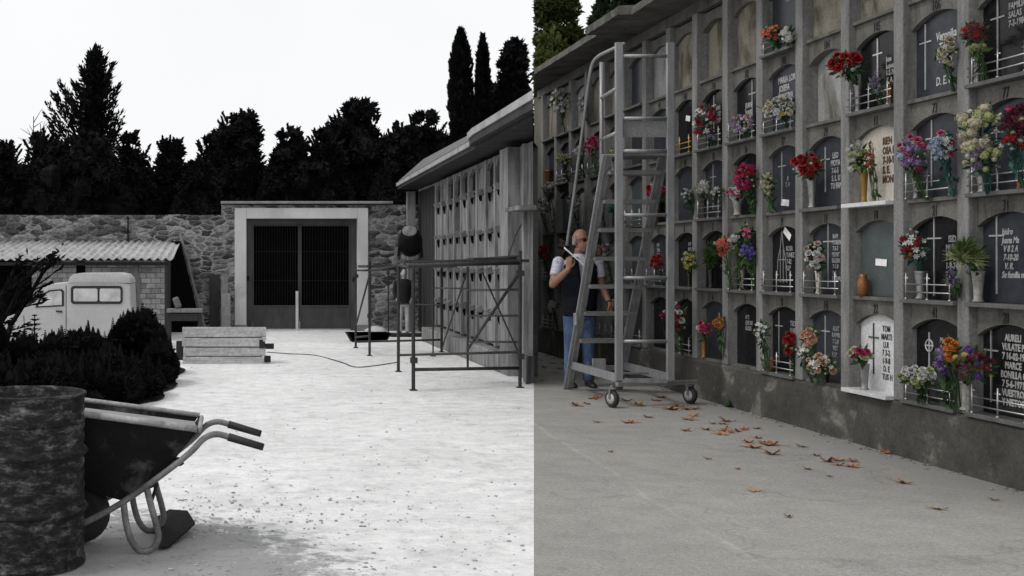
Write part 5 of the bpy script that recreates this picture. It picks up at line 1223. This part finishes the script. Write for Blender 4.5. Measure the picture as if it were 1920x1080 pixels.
def cup(mb, a, r0, r1, z0, z1, wd, lean=0.0, n=4, curl=.15):
    """one petal, as a curved strip growing out of the heart in direction a"""
    d = Vector((math.cos(a), math.sin(a), 0)); s = Vector((-d.y, d.x, 0)); rows = []
    for i in range(n+1):
        q = i/n; r = r0+(r1-r0)*q**.8; z = z0+(z1-z0)*(q**1.2)-curl*max(0, q-.7)*2; w = wd*math.sin(math.pi*min(.97, .12+.78*q))
        rows.append([d*r+s*(-w)+Vector((0, 0, z+.12*w)), d*r+Vector((0, 0, z)), d*r+s*w+Vector((0, 0, z+.12*w))])
    vs, fs = quads(rows); mb.add(vs, fs)
def blossom(kind, c, var=0):
    key = (kind, c, var)
    if key in BM_: return BM_[key]
    rs = random.getstate(); random.seed(hash((kind, var)) % 9973 if False else (len(kind)*131+var*17+sum(map(ord, kind)))); mb = MB()
    if kind == 'rose':
        for n, r0, r1, z0, z1, w, cu in ((3, .02, .24, .15, .70, .30, .02), (4, .05, .46, .08, .72, .38, .12), (5, .08, .72, 0, .58, .46, .22), (6, .08, .98, -.08, .28, .50, .30)):
            o = random.uniform(0, 6)
            for i in range(n): cup(mb, o+6.283*i/n+random.gauss(0, .08), r0, r1*random.uniform(.9, 1.08), z0, z1, w, curl=cu)
        mb.ball((0, 0, .22), .24, .24, .34, 8, 6)
    elif kind == 'carn':
        for i in range(110):
            d = Vector((random.gauss(0, 1), random.gauss(0, 1), random.gauss(.35, .9))).normalized(); r = random.uniform(.55, 1.0)
            mb.leaf(d*r, d+Vector((random.gauss(0, .6),)*3), (random.gauss(0, 1), random.gauss(0, 1), random.gauss(0, 1)), random.uniform(.28, .5), random.uniform(.18, .34))
        mb.ball((0, 0, .05), .62, .62, .55, 8, 6, .3)
    elif kind == 'hyd':
        for i in range(75):
            d = Vector((random.gauss(0, 1), random.gauss(0, 1), random.gauss(.3, .9))).normalized(); r = random.uniform(.82, 1.05)*(.9+.25*noise.noise(d*2+Vector((var, 0, 0))))
            t1 = d.cross(Vector((.3, .5, .8))).normalized(); t2 = d.cross(t1); a0 = random.uniform(0, 1.5)
            for k in range(4):
                a = a0+k*math.pi/2; e = t1*math.cos(a)+t2*math.sin(a); mb.leaf(d*r+e*.085, e+d*.35, d, .19, .15)
        mb.ball((0, 0, 0), .78, .78, .74, 8, 6, .25)
    elif kind == 'daisy':
        for ring, (n, r1, z1) in enumerate(((13, 1.0, .10), (12, .82, .26), (9, .55, .38))):
            for i in range(n): cup(mb, 6.283*(i+.5*ring)/n+random.gauss(0, .06), .08, r1*random.uniform(.88, 1.08), .05*ring, z1, .15, n=3, curl=.12)
        mb.cur = 1; mb.ball((0, 0, .16), .17, .17, .12, 8, 5); mb.cur = 0
    elif kind == 'lily':
        for i in range(6): cup(mb, 6.283*i/6+random.gauss(0, .07), .04, 1.0*random.uniform(.92, 1.06), 0, .52 if i % 2 else .40, .22, n=5, curl=.45)
        mb.cur = 1
        for i in range(5): a = 6.283*i/5; mb.tube([(0, 0, .05), (.12*math.cos(a), .12*math.sin(a), .48)], .02, 4)
        mb.cur = 0
    elif kind == 'spike':                # a plume of small florets
        for i in range(90):
            q = random.random(); w = .34*(1-q)**.6; o = Vector((random.gauss(0, w), random.gauss(0, w), -.9+2.0*q)); mb.leaf(o, (o.x, o.y, .7), (random.gauss(0, 1), random.gauss(0, 1), 0), .30, .17)
    elif kind == 'tuft':
        for i in range(150):
            d = Vector((random.gauss(0, 1), random.gauss(0, 1), random.gauss(.7, .8))).normalized(); l = random.uniform(.6, 1.1); mb.leaf(d*l*.55, d, (random.gauss(0, 1), random.gauss(0, 1), 0), l, .055)
    me = mb.mesh(kind, [petal(c), eye_d if c in ('wine', 'red', 'coral') else eye_m], smooth=kind in ('rose', 'lily'), fix=False); random.setstate(rs)
    me.name = 'blossom'; BM_[key] = me; return me
RADF = {'rose': 1, 'carn': 1, 'hyd': 1, 'daisy': 1.1, 'lily': 1.2, 'spike': 1.0, 'tuft': 1}
steel_v = noisy('brushed_steel_vase', (.26, .26, .26), (.40, .40, .40), 8, .35, metal=.7, bmp=0, stain=(.12, .12, .12), sscale=8); stone_v = noisy('mottled_stone_vase', (.20, .195, .18), (.42, .41, .39), 14, .5, bmp=.1)
gold_v = noisy('old_gold_vase', (.22, .13, .035), (.36, .23, .07), 9, .4, metal=.5, bmp=0); copper_v = noisy('copper_vase', (.18, .075, .03), (.30, .13, .055), 7, .4, metal=.5, bmp=0); cream_v = plain('cream_ceramic_vase', (.52, .48, .36), .4); dark_v = plain('dark_metal_vase', (.04, .035, .03), .4, .5); pot_v = plain('brown_plastic_pot', (.05, .032, .022), .6)
VS = {'steel': steel_v, 'stone': stone_v, 'gold': gold_v, 'copper': copper_v, 'cream': cream_v, 'dark': dark_v, 'pot': pot_v, 'white': plain('white_ceramic_vase', .58, .4)}
def vase_mesh(parent, c, h, r, kind, name='vase'):
    mb = MB()
    if kind == 'pot': prof = [(r*.7, 0), (r*.74, .01), (r, h*.86), (r*1.08, h*.87), (r*1.08, h), (r*.95, h), (r*.9, h*.88), (.01, h*.86)]
    elif kind == 'jug': prof = [(r*.7, 0), (r*.95, h*.12), (r*1.05, h*.4), (r*.9, h*.7), (r*.62, h*.85), (r*.72, h), (r*.6, h), (r*.5, h*.86), (.01, h*.8)]
    else: prof = [(r*.8, 0), (r*.84, h*.03), (r*.62, h*.1), (r*.62, h*.2), (r*.74, h*.55), (r*.92, h*.92), (r*1.06, h), (r*.95, h), (r*.8, h*.9), (.01, h*.85)]
    mb.lathe(c, prof, 18); return mb.build(name, VS.get(kind, copper_v), parent, True)
def bouquet(u, v, w, h, sp, label, row, vase=None, X=5.10, leaf=1.0, lm=None, name=None, R=None, seed=None, base=None, solid=False):
    """u,v,w,h: place and size in the photograph's pixels; sp: list of (colour, kind, count, share of size)"""
    w *= 1.1; h *= 1.1; leaf *= 1.5
    sp = [(a_, b_, max(c_, round(c_*1.45)) if b_ not in ('tuft', 'spike') else c_, d_) for a_, b_, c_, d_ in sp]
    random.seed(seed or int(u*7+v*13)); c = PX(u, v, X); s = c.y/F; rw, rh = w*s/2, h*s/2
    zl = ZR[row]+.004 if base is None else base
    if u < 1200: zl = max(z_ for z_ in ZR if z_ < c.z-rh*.45)+.004
    if vase: vu, vt, vr, kind = vase; vb = PX(vu, 500, XW+.03); vb.z = zl; vh = max(.05, PX(vu, vt, XW+.03).z-zl); vr = vr*s/2
    else: vb = Vector((min(XW+.03, c.x+.1), c.y+.05, zl))
    t = thing(name or 'flower_arrangement', label, 'flowers', vb, 'flower arrangements on the niche ledges')
    if vase:
        vase_mesh(t, vb, vh, vr, kind); top = vb+Vector((0, 0, vh*.95))
    else: top = vb.copy()
    # leaves and stems as one mesh of foliage
    mb = MB(); n = int(38*leaf*max(.5, rw*rh/.012)**.5)
    for i in range(n):
        while True:
            d = Vector((random.uniform(-1, 1), random.uniform(-1, 1), random.uniform(-1, 1)))
            if d.length < 1: break
        q = c+Vector((d.x*rw*.9+.02, d.y*rw*.9+.02, d.z*rh*.95)); o = d+Vector((0, 0, .35)); ll = random.uniform(.04, .085)
        mb.leaf(q, o, (random.gauss(-1, 1), random.gauss(0, 1), random.gauss(0, 1)), ll, ll*.38)
    for i in range(int(16*leaf**.5)):
        q = lerp(top, c, random.random()**.6*.9)+Vector((random.gauss(-.01, .022), random.gauss(0, .028), random.gauss(0, .02))); ll = random.uniform(.05, .10); mb.leaf(q, (random.gauss(0, .6), random.gauss(0, .6), .8), (random.gauss(-1, 1), random.gauss(0, 1), random.gauss(0, .5)), ll, ll*.4)
    for i in range(7): mb.tube([top+Vector((random.gauss(0, .012), random.gauss(0, .012), -.02)), lerp(top, c, .5)+Vector((random.gauss(0, .02), random.gauss(0, .02), 0)), c+Vector((random.gauss(0, rw*.4), random.gauss(0, rw*.4), random.gauss(0, rh*.3)))], .0035, 4)
    mb.build('foliage', [lm or lf_m], t, fix=False)
    solid = solid or sp[0][1] in ('tuft', 'spike')
    m = Matrix; ga = 2.399963; k = 0
    idx = []
    for col, kind, cnt, size in sp: idx += [(col, kind, size)]*cnt
    if not solid: idx += [(random.choice(['white', 'lime', 'cream', idx[0][0]]), random.choice(['carn', 'daisy']), .42) for _ in range(max(2, len(idx)//3))]
    random.shuffle(idx)
    vd = Vector((-.62, -.76, .18)).normalized(); e1 = Vector((vd.y, -vd.x, 0)).normalized(); e2 = e1.cross(vd)
    if e2.z < 0: e2 = -e2
    n = len(idx)
    for i, (col, kind, size) in enumerate(idx):
        rr = math.sqrt((i+.5)/n); a = i*ga+.7
        if n == 1: rr = 0
        x, y = rr*math.cos(a), rr*math.sin(a)
        br = (R or (rw*rh)**.5/max(1.0, n**.5)*1.22)*size*random.uniform(.62, 1.22)
        fx_ = max(0, 1-br/max(rw, .001)*.7); fy_ = max(0, 1-br/max(rh, .001)*.7)
        q = c+e1*x*rw*fx_+Vector((0, 0, 1))*y*rh*fy_+vd*rw*.45*math.sqrt(max(0, 1-rr*rr))
        dr = (vd*.75+e1*x*.6+Vector((0, 0, 1))*(y*.5+.25)).normalized()
        if kind in ('spike', 'tuft'): dr = (Vector((0, 0, 1))+e1*x*.6+vd*.25).normalized()
        o = bpy.data.objects.new('blossom', blossom(kind, col, random.randint(0, 2))); COL.objects.link(o); o.parent = t
        qt = dr.to_track_quat('Z', 'Y').to_matrix().to_4x4() @ Matrix.Rotation(random.uniform(0, 6.28), 4, 'Z')
        f = br/RADF[kind]
        o.matrix_basis = Matrix.Translation(q-ORG[t.name]) @ qt @ Matrix.Diagonal((f, f, f, 1)); ORG[o.name] = q
    return t
def solo_vase(u, vt, wpx, row, kind, label, name='vase', cat='vase'):
    vb = PX(u, 500, XW+.04); vb.z = ZR[row]+.004; s = vb.y/F; h = min(.26, PX(u, vt, XW+.04).z-vb.z) if name != 'bowl' else .13
    t = thing(name, label, cat, vb); vase_mesh(t, vb, h, wpx*s/2, kind, 'body'); return t
Q = bouquet
# nearest column and the one before it
Q(1826, 62, 50, 44, [('wine', 'daisy', 7, 1.1), ('red', 'daisy', 4, 1)], 'dark red daisies in a tall silver vase at the top right of the wall', 3, (1832, 82, 15, 'steel'), 5.11, base=2.752)
Q(1832, 92, 32, 22, [('lime', 'tuft', 3, 1)], 'pale green sprig hanging under the dark red daisies at top right', 3, None, 5.10, .6)
Q(1836, 240, 74, 92, [('cream', 'hyd', 6, 1.1), ('lime', 'hyd', 2, .9)], 'big cream hydrangeas, upper half of the tall mass on the last post', 2, None, 5.07, 1.2, lf_t)
Q(1838, 296, 66, 60, [('lime', 'hyd', 4, 1.1), ('mauve', 'carn', 2, .9), ('cream', 'hyd', 2, .9)], 'greenish hydrangeas with mauve blooms below the big cream ones', 2, (1842, 325, 24, 'steel'), 5.07, 1, lf_t)
Q(1906, 228, 58, 66, [('wine', 'carn', 7, 1.05), ('hot', 'carn', 1, 1)], 'wine coloured bouquet at the right edge beside the hydrangeas', 2, (1912, 318, 16, 'copper'), 5.06, 1, lf_t)
Q(1904, 268, 52, 32, [('red', 'carn', 4, 1), ('white', 'carn', 2, .8)], 'red blooms with a little white under the wine coloured bouquet', 2, None, 5.05, 1, lf_t)
Q(1812, 478, 66, 66, [('lime', 'tuft', 2, 1.5), ('green', 'tuft', 3, 1.5)], 'spiky green grass plant in a grey stone vase by the last post', 1, (1834, 508, 24, 'stone'), 5.12, .7, lf_m, 'grass_plant')
Q(1824, 684, 72, 62, [('wine', 'tuft', 4, 1.3), ('wine', 'daisy', 4, .9), ('violet', 'carn', 2, .9), ('yellow', 'daisy', 2, .55), ('bronze', 'tuft', 2, 1)], 'wine and violet bouquet with yellow spots in a pale stone vase, bottom right', 0, (1813, 714, 32, 'stone'), 5.10, .8)
Q(1783, 655, 26, 44, [('orange', 'rose', 5, 1.1)], 'upright orange gladioli beside the wine bouquet in the bottom row', 0, None, 5.10, .7)
Q(1767, 675, 28, 50, [('violet', 'rose', 3, 1), ('lilac', 'carn', 4, 1)], 'violet and lilac spike left of the orange gladioli', 0, None, 5.09, .7)
Q(1722, 706, 66, 42, [('white', 'rose', 7, 1), ('lime', 'rose', 5, .9)], 'long low bunch of white and lime roses on the bottom ledge', 0, None, 5.10, .9)
Q(1712, 285, 58, 62, [('lilac', 'carn', 3, 1.1), ('pink', 'rose', 5, 1), ('sky', 'carn', 2, 1)], 'pink roses between pale lilac carnations hanging before the white edged arch', 2, (1718, 335, 15, 'steel'), 5.08, .9)
Q(1720, 318, 24, 14, [('pink', 'carn', 2, 1)], 'two small mauve pink blooms below the lilac and pink bouquet', 2, None, 5.12, .5)
Q(1768, 275, 44, 60, [('sky', 'carn', 5, 1.1), ('pink', 'rose', 2, .9), ('white', 'carn', 3, 1), ('teal', 'tuft', 1, 1)], 'pale blue and white bouquet with pink heart left of the cream hydrangeas', 2, None, 5.07, .9, lf_t)
Q(1776, 96, 34, 54, [('cream', 'rose', 7, 1.1)], 'cream roses hanging on the slab lettered D.E.P.', 3, None, 5.14, .6, base=2.752)
Q(1712, 460, 46, 60, [('white', 'lily', 5, .9), ('red', 'carn', 4, .8), ('orange', 'carn', 1, .8)], 'white lilies and small red blooms trailing over the tall cross', 1, (1727, 508, 24, 'steel'), 5.12, 1.2, lf_t)
Q(1783, 522, 20, 34, [('lilac', 'spike', 3, 1.2), ('violet', 'spike', 2, 1)], 'small lilac sprig at the foot of the green grass plant', 1, None, 5.12, .5)
# third column from the right edge
Q(1586, 122, 62, 50, [('red', 'rose', 5, 1.0)], 'five dark red roses leaning far out over the post in the upper rows', 3, (1609, 158, 15, 'steel'), 5.06, 1.6, base=2.752)
Q(1643, 155, 24, 42, [('mauve', 'spike', 4, 1), ('sky', 'spike', 2, .9)], 'greyish mauve sprigs at the foot of the white cross', 3, None, 5.14, .5, base=2.752)
solo_vase(1669, 158, 11, 3, 'copper', 'slim copper vase standing right of the mauve sprigs')
Q(1606, 293, 36, 58, [('white', 'carn', 4, .9), ('lime', 'carn', 4, .9)], 'green and white spray in a gold vase before the cream slab', 2, (1620, 322, 16, 'gold'), 5.10, 1.4)
Q(1633, 295, 18, 60, [('bronze', 'spike', 3, 1.2), ('coral', 'carn', 2, .6)], 'thin rust coloured spray against the cream slab', 2, None, 5.17, .5)
solo_vase(1618, 514, 21, 1, 'jug', 'brown earthen jug before the plain grey green slab', 'jug', 'jug')
Q(1612, 664, 46, 28, [('hot', 'rose', 3, 1), ('cream', 'rose', 2, 1), ('lime', 'rose', 1, 1)], 'pink and cream roses in a steel vase before the white marble slab', 0, (1621, 682, 19, 'steel'), 5.10, 1)
# fourth column
Q(1514, 310, 58, 46, [('red', 'rose', 8, 1.0)], 'red roses in a wide silver vase before the slate slab with white cross', 2, (1523, 336, 20, 'steel'), 5.09, 1.6)
Q(1528, 478, 38, 56, [('white', 'rose', 5, .9), ('blush', 'rose', 3, .9), ('wine', 'carn', 1, .7)], 'small white and blush roses in a cream vase by the tall slate slab', 1, (1535, 508, 14, 'cream'), 5.12, 1.6)
Q(1518, 630, 32, 36, [('salmon', 'rose', 4, 1.1)], 'salmon roses on the post above the white lilies of the bottom row', 0, None, 5.08, 1)
Q(1508, 658, 32, 28, [('white', 'lily', 4, 1.1)], 'white star lilies under the salmon roses', 0, None, 5.06, .8)
Q(1540, 684, 56, 42, [('salmon', 'rose', 5, 1), ('white', 'lily', 3, 1.1), ('cream', 'rose', 2, 1)], 'salmon roses and white lilies resting on the bottom ledge', 0, (1548, 702, 18, 'dark'), 5.08, 1)
# fifth column
Q(1448, 62, 44, 30, [('coral', 'lily', 5, 1), ('orange', 'lily', 3, 1)], 'coral orange lilies on the topmost ledge with a railing', 4, None, 5.10, 1, base=3.516)
Q(1475, 66, 26, 34, [('white', 'hyd', 3, 1)], 'white hydrangea ball right of the coral lilies', 4, None, 5.12, .7, base=3.516)
Q(1462, 203, 58, 42, [('white', 'rose', 7, 1), ('cream', 'rose', 5, 1), ('yellow', 'rose', 1, .8)], 'white and cream roses heaped under the slab full of lettering', 3, None, 5.10, .8, base=2.752)
Q(1438, 344, 26, 42, [('cream', 'carn', 5, .9), ('lime', 'carn', 2, .9)], 'cream sprig hanging on the post beside the plain slate slab', 2, None, 5.08, 1)
Q(1427, 622, 28, 38, [('white', 'lily', 5, 1)], 'white lilies on the post in the bottom row', 0, None, 5.08, 1)
Q(1480, 640, 22, 46, [('red', 'rose', 4, 1)], 'vertical string of red roses on the black slab of the bottom row', 0, None, 5.15, .6)
solo_vase(1448, 605, 13, 0, 'jug', 'round copper bowl on the black slab ledge of the bottom row', 'bowl', 'bowl')
# sixth column
Q(1392, 233, 46, 36, [('lilac', 'carn', 5, .9), ('white', 'carn', 4, .9), ('blush', 'carn', 3, .8)], 'pale lilac and white blooms behind a short railing in the upper rows', 3, None, 5.12, .6, base=2.752)
Q(1398, 334, 40, 54, [('hot', 'carn', 8, 1), ('red', 'carn', 2, .8)], 'large crimson bouquet in the middle row', 2, None, 5.09, 1.4)
Q(1378, 362, 34, 22, [('white', 'rose', 3, 1), ('pink', 'rose', 2, 1)], 'white and pink blooms under the crimson bouquet', 2, (1383, 374, 20, 'stone'), 5.09, .8)
Q(1357, 459, 36, 42, [('coral', 'daisy', 4, 1.15)], 'coral gerberas on the post beside the purple irises', 1, None, 5.08, .8)
Q(1376, 452, 22, 28, [('white', 'carn', 4, 1)], 'white blooms between the coral gerberas and the pink lily', 1, None, 5.10, 1)
Q(1400, 434, 22, 34, [('pink', 'lily', 3, 1)], 'pink lily rising above the purple irises', 1, None, 5.11, .8)
Q(1402, 472, 32, 32, [('blue', 'lily', 5, 1), ('violet', 'lily', 2, 1)], 'purple irises in a cream vase', 1, (1391, 500, 11, 'cream'), 5.12, .8)
# seventh to ninth column
Q(1322, 228, 46, 64, [('red', 'carn', 4, .9), ('white', 'lily', 5, .9), ('pink', 'carn', 2, .8), ('teal', 'tuft', 2, 1)], 'mixed red and white bouquet with teal leaves right of the ladder top', 3, None, 5.10, 1.4, lf_t, base=2.752)
Q(1334, 258, 24, 12, [('lilac', 'carn', 3, 1)], 'low lilac heather under the mixed red and white bouquet', 3, None, 5.13, .6, base=2.752)
Q(1320, 352, 26, 26, [('white', 'carn', 3, 1)], 'white chrysanthemums, left of the pair on the middle ledge', 2, (1320, 372, 9, 'dark'), 5.09, 1)
Q(1344, 361, 20, 20, [('white', 'carn', 3, 1)], 'white chrysanthemums, right of the pair on the middle ledge', 2, (1344, 378, 8, 'dark'), 5.11, 1)
Q(1331, 478, 28, 46, [('green', 'tuft', 3, 1)], 'dark green plant without flowers in a deep black niche', 1, (1333, 505, 13, 'dark'), 5.15, 2.5, name='potted_plant')
Q(1320, 616, 28, 30, [('hot', 'rose', 3, 1), ('pink', 'rose', 2, 1), ('white', 'rose', 1, .8)], 'magenta and pink roses in a gold vase in the bottom row', 0, (1320, 635, 12, 'gold'), 5.10, 1)
Q(1347, 606, 20, 26, [('orange', 'rose', 4, 1)], 'small orange roses right of the gold vase', 0, None, 5.12, 1)
Q(1289, 366, 24, 28, [('white', 'carn', 3, .8), ('grey', 'carn', 2, .8)], 'grey white sprig just right of the ladder upright', 2, None, 5.12, 1)
Q(1291, 488, 28, 36, [('yellow', 'lily', 3, 1), ('lime', 'lily', 2, 1), ('salmon', 'lily', 1, 1)], 'yellow lilies right of the ladder upright', 1, (1292, 512, 8, 'dark'), 5.10, 1.2)
Q(1268, 596, 40, 56, [('red', 'carn', 5, .9), ('white', 'rose', 3, .8), ('hot', 'carn', 2, .8)], 'red and white bouquet behind the right upright of the ladder', 0, None, 5.08, 1.3)
Q(1230, 358, 36, 34, [('red', 'rose', 6, 1), ('hot', 'rose', 2, 1)], 'red geraniums in a brown pot seen between the ladder uprights', 2, (1229, 378, 26, 'pot'), 5.12, 2)
Q(1233, 492, 28, 30, [('red', 'rose', 7, 1)], 'ball of red roses seen between the ladder uprights', 1, None, 5.10, .7)
Q(1247, 592, 18, 24, [('hot', 'rose', 3, 1), ('white', 'rose', 1, 1)], 'small pink roses left of the right ladder upright in the bottom row', 0, None, 5.12, 1)
# far columns, left of and behind the ladder
Q(1049, 188, 40, 46, [('grey', 'lily', 4, 1), ('white', 'lily', 3, 1)], 'white and grey lilies near the far end of the wall under the roof', 3, None, 5.05, 1)
Q(1109, 272, 30, 32, [('hot', 'rose', 4, 1), ('pink', 'rose', 3, 1)], 'bright pink roses left of the ladder guard rail', 2, None, 5.06, 1, base=1.99)
Q(1086, 284, 20, 22, [('white', 'carn', 3, 1)], 'white sprig left of the bright pink roses', 2, None, 5.08, .8)
Q(1056, 300, 28, 28, [('cream', 'carn', 3, .9), ('yellow', 'carn', 2, .8), ('sky', 'carn', 1, .8)], 'cream and yellow blooms on the far wall near the copper vase', 2, None, 5.08, 1)
solo_vase(1028, 306, 15, 3, 'copper', 'round copper vase near the far end of the wall')
Q(1016, 386, 28, 32, [('white', 'lily', 6, .9), ('grey', 'lily', 2, .9)], 'white lilies at the far left end of the numbered wall', 1, None, 5.06, 1, base=1.23)
Q(1075, 380, 26, 30, [('white', 'carn', 5, .8), ('cream', 'carn', 2, .8)], 'white roses above the bald man on the far wall', 1, None, 5.08, 1.3)
Q(1148, 390, 15, 20, [('teal', 'carn', 2, 1)], 'teal green ball of leaves behind the ladder treads', 1, None, 5.12, 1.2, lf_t)
Q(1148, 290, 15, 20, [('lime', 'carn', 2, 1), ('white', 'carn', 1, 1)], 'pale green bloom behind the upper ladder guard rail', 2, (1149, 300, 10, 'white'), 5.12, 1)
Q(1020, 476, 24, 34, [('red', 'rose', 6, 1)], 'red roses left of the man at the height of his head', 0, None, 5.06, 1.4, base=.47)
Q(1136, 470, 22, 26, [('hot', 'carn', 2, .9), ('white', 'carn', 3, .9), ('mauve', 'carn', 2, .9)], 'pink and white blooms right of the man behind the ladder treads', 1, None, 5.10, 1, base=1.23)
Q(1036, 574, 20, 24, [('white', 'carn', 4, 1)], 'white blooms low on the far wall left of the man', 0, None, 5.08, 1)
Q(1151, 570, 14, 20, [('white', 'rose', 3, 1)], 'white roses beside the man\'s lowered hand', 0, None, 5.06, .8)
Q(1030, 352, 22, 26, [('white', 'carn', 4, 1)], 'white carnations above the white lilies at the far end', 1, None, 5.05, 1, base=1.23)
Q(1056, 462, 18, 30, [('blush', 'carn', 3, 1), ('white', 'lily', 2, .9)], 'blush and white spray just left of the raised tablet', 1, None, 5.08, 1, base=1.23)
Q(1092, 196, 18, 30, [('white', 'carn', 3, .9), ('lilac', 'carn', 2, .9)], 'white and lilac spray high up behind the curved handrail', 3, None, 5.1, 1)
Q(1123, 470, 18, 26, [('cream', 'carn', 4, 1)], 'cream carnations at the man\'s shoulder behind the stringer', 1, None, 5.1, 1)
Q(1122, 372, 18, 22, [('white', 'rose', 4, 1)], 'white roses behind the left ladder stringer in the middle row', 1, None, 5.1, 1, base=1.99)
# small dark weed at the foot of the wall
random.seed(3); mb = MB(); g = G(1374, 764)
for i in range(90):
    d = Vector((random.gauss(0, .6), random.gauss(0, .6), abs(random.gauss(.6, .4)))).normalized(); l = random.uniform(.05, .11); mb.leaf(g+d*l*.6, d, (random.gauss(0, 1), random.gauss(0, 1), 0), l, .018)
tag(mb.build('weed', lf_m, fix=False), 'small dark green weed growing at the foot of the wall', 'weed')

# ------------------------------------------------------------------ fallen leaves on the path
lv = [noisy('dry_leaf_orange', (.24, .10, .04), (.42, .19, .08), 14, .8, bmp=.2), noisy('dry_leaf_brown', (.14, .058, .03), (.26, .115, .055), 14, .8, bmp=.2), noisy('dry_leaf_tan', (.30, .19, .10), (.40, .27, .15), 14, .8, bmp=.2)]
def plane_leaf(seed):
    random.seed(seed); n = 30; out = []
    for i in range(n):
        a = 2*math.pi*i/n; lobes = abs(math.cos(a*2.5)); r = .32+.68*lobes**1.6; r *= (1 if abs(a-math.pi) > .5 else .55)*random.uniform(.85, 1.1)
        out.append(Vector((math.cos(a)*r, math.sin(a)*r, 0)))
    k1, k2, ph = random.uniform(.35, .9), random.uniform(-.2, .5), random.uniform(0, 6)
    def bend(p): 
        x = p.x*math.cos(ph)+p.y*math.sin(ph); y = -p.x*math.sin(ph)+p.y*math.cos(ph)
        return Vector((p.x, p.y, k1*x*x*.75+k2*y*y*.5+.06*random.uniform(-1, 1)))
    mb = MB(); ring1 = [bend(p*.5) for p in out]; ring2 = [bend(p) for p in out]; vs = [bend(Vector((0, 0, 0)))]+ring1+ring2
    fs = [(0, 1+i, 1+(i+1) % n) for i in range(n)]+[(1+i, 1+n+i, 1+n+(i+1) % n, 1+(i+1) % n) for i in range(n)]
    mb.add(vs, fs); mb.tube([bend(out[15]*.8), Vector((-1.25, .1, .05)), Vector((-1.5, .0, .02))], .03, 4); return mb
lms = [[plane_leaf(100+i).mesh('leaf_shape', m, fix=False) for i in range(5)] for m in lv]
spots = [(1082, 761, 0, 30), (1113, 748, 1, 22), (1122, 746, 1, 18), (1120, 792, 2, 16), (1180, 793, 0, 26), (1215, 783, 1, 20), (1173, 752, 1, 22), (1195, 758, 0, 22), (1200, 762, 2, 18), (1240, 746, 1, 22), (1230, 752, 1, 18), (1256, 768, 0, 34), (1270, 762, 0, 26), (1288, 768, 1, 22), (1304, 767, 1, 20), (1292, 787, 0, 28), (1302, 780, 2, 22), (1324, 806, 0, 22), (1337, 795, 1, 14), (1362, 790, 1, 30), (1356, 795, 1, 18), (1287, 808, 1, 20), (1352, 815, 0, 26), (1358, 808, 1, 22), (1372, 812, 1, 14), (1384, 809, 0, 28), (1396, 806, 1, 18), (1420, 804, 1, 18), (1404, 830, 0, 22), (1412, 840, 0, 28), (1400, 838, 2, 18), (1446, 835, 0, 36), (1432, 832, 1, 22), (1445, 852, 0, 32), (1420, 822, 1, 16), (1503, 838, 1, 20), (1512, 880, 2, 20), (1530, 855, 1, 16), (1552, 866, 1, 28), (1570, 864, 0, 28), (1572, 873, 0, 20), (1598, 876, 0, 26), (1600, 866, 1, 20), (1664, 851, 0, 28), (1692, 906, 0, 30), (1757, 955, 2, 30), (1864, 938, 2, 20), (1414, 921, 2, 28), (1478, 970, 1, 18), (1383, 880, 1, 12), (1327, 861, 1, 14), (1555, 894, 1, 12), (1145, 848, 1, 12), (1020, 690, 1, 12), (1035, 682, 1, 12), (1012, 676, 1, 12), (1050, 692, 1, 14), (1040, 700, 2, 12), (1058, 684, 1, 12), (1016, 714, 2, 14), (1028, 668, 1, 12), (1100, 758, 0, 16)]
cw = [('light orange brown', 'orange brown'), ('dark brown', 'brown'), ('pale tan', 'tan')]
def where(u, v):
    if u < 1065: return 'left of the ladder foot by the man'
    if u < 1160: return 'near the left castor of the ladder'
    if u < 1310: return 'under the ladder near the right castor'
    if u < 1425 and v < 850: return 'in the row beyond the right castor'
    if v < 860: return 'in the densest patch mid path'
    if v < 890: return 'in the patch nearest the foot of the wall'
    return 'alone on the open near path'
cnt = {}
for i, (u, v, m, w) in enumerate(spots):
    random.seed(i); g = G(u, v); s = g.y/F; r = w*s*.5*1.25
    o = bpy.data.objects.new('fallen_leaf', lms[m][i % 5]); COL.objects.link(o)
    o.location = g+Vector((0, 0, .006)); o.rotation_euler = (random.gauss(0, .12), random.gauss(0, .12), random.uniform(0, 6.28)); o.scale = (r, r, r*1.0)
    sz = 'small' if w < 18 else ('large' if w >= 27 else 'middling')
    tag(o, f'{sz} {cw[m][0]} dry leaf lying {where(u, v)}', 'leaf', 'dry leaves fallen on the path')
bpy.context.view_layer.update()
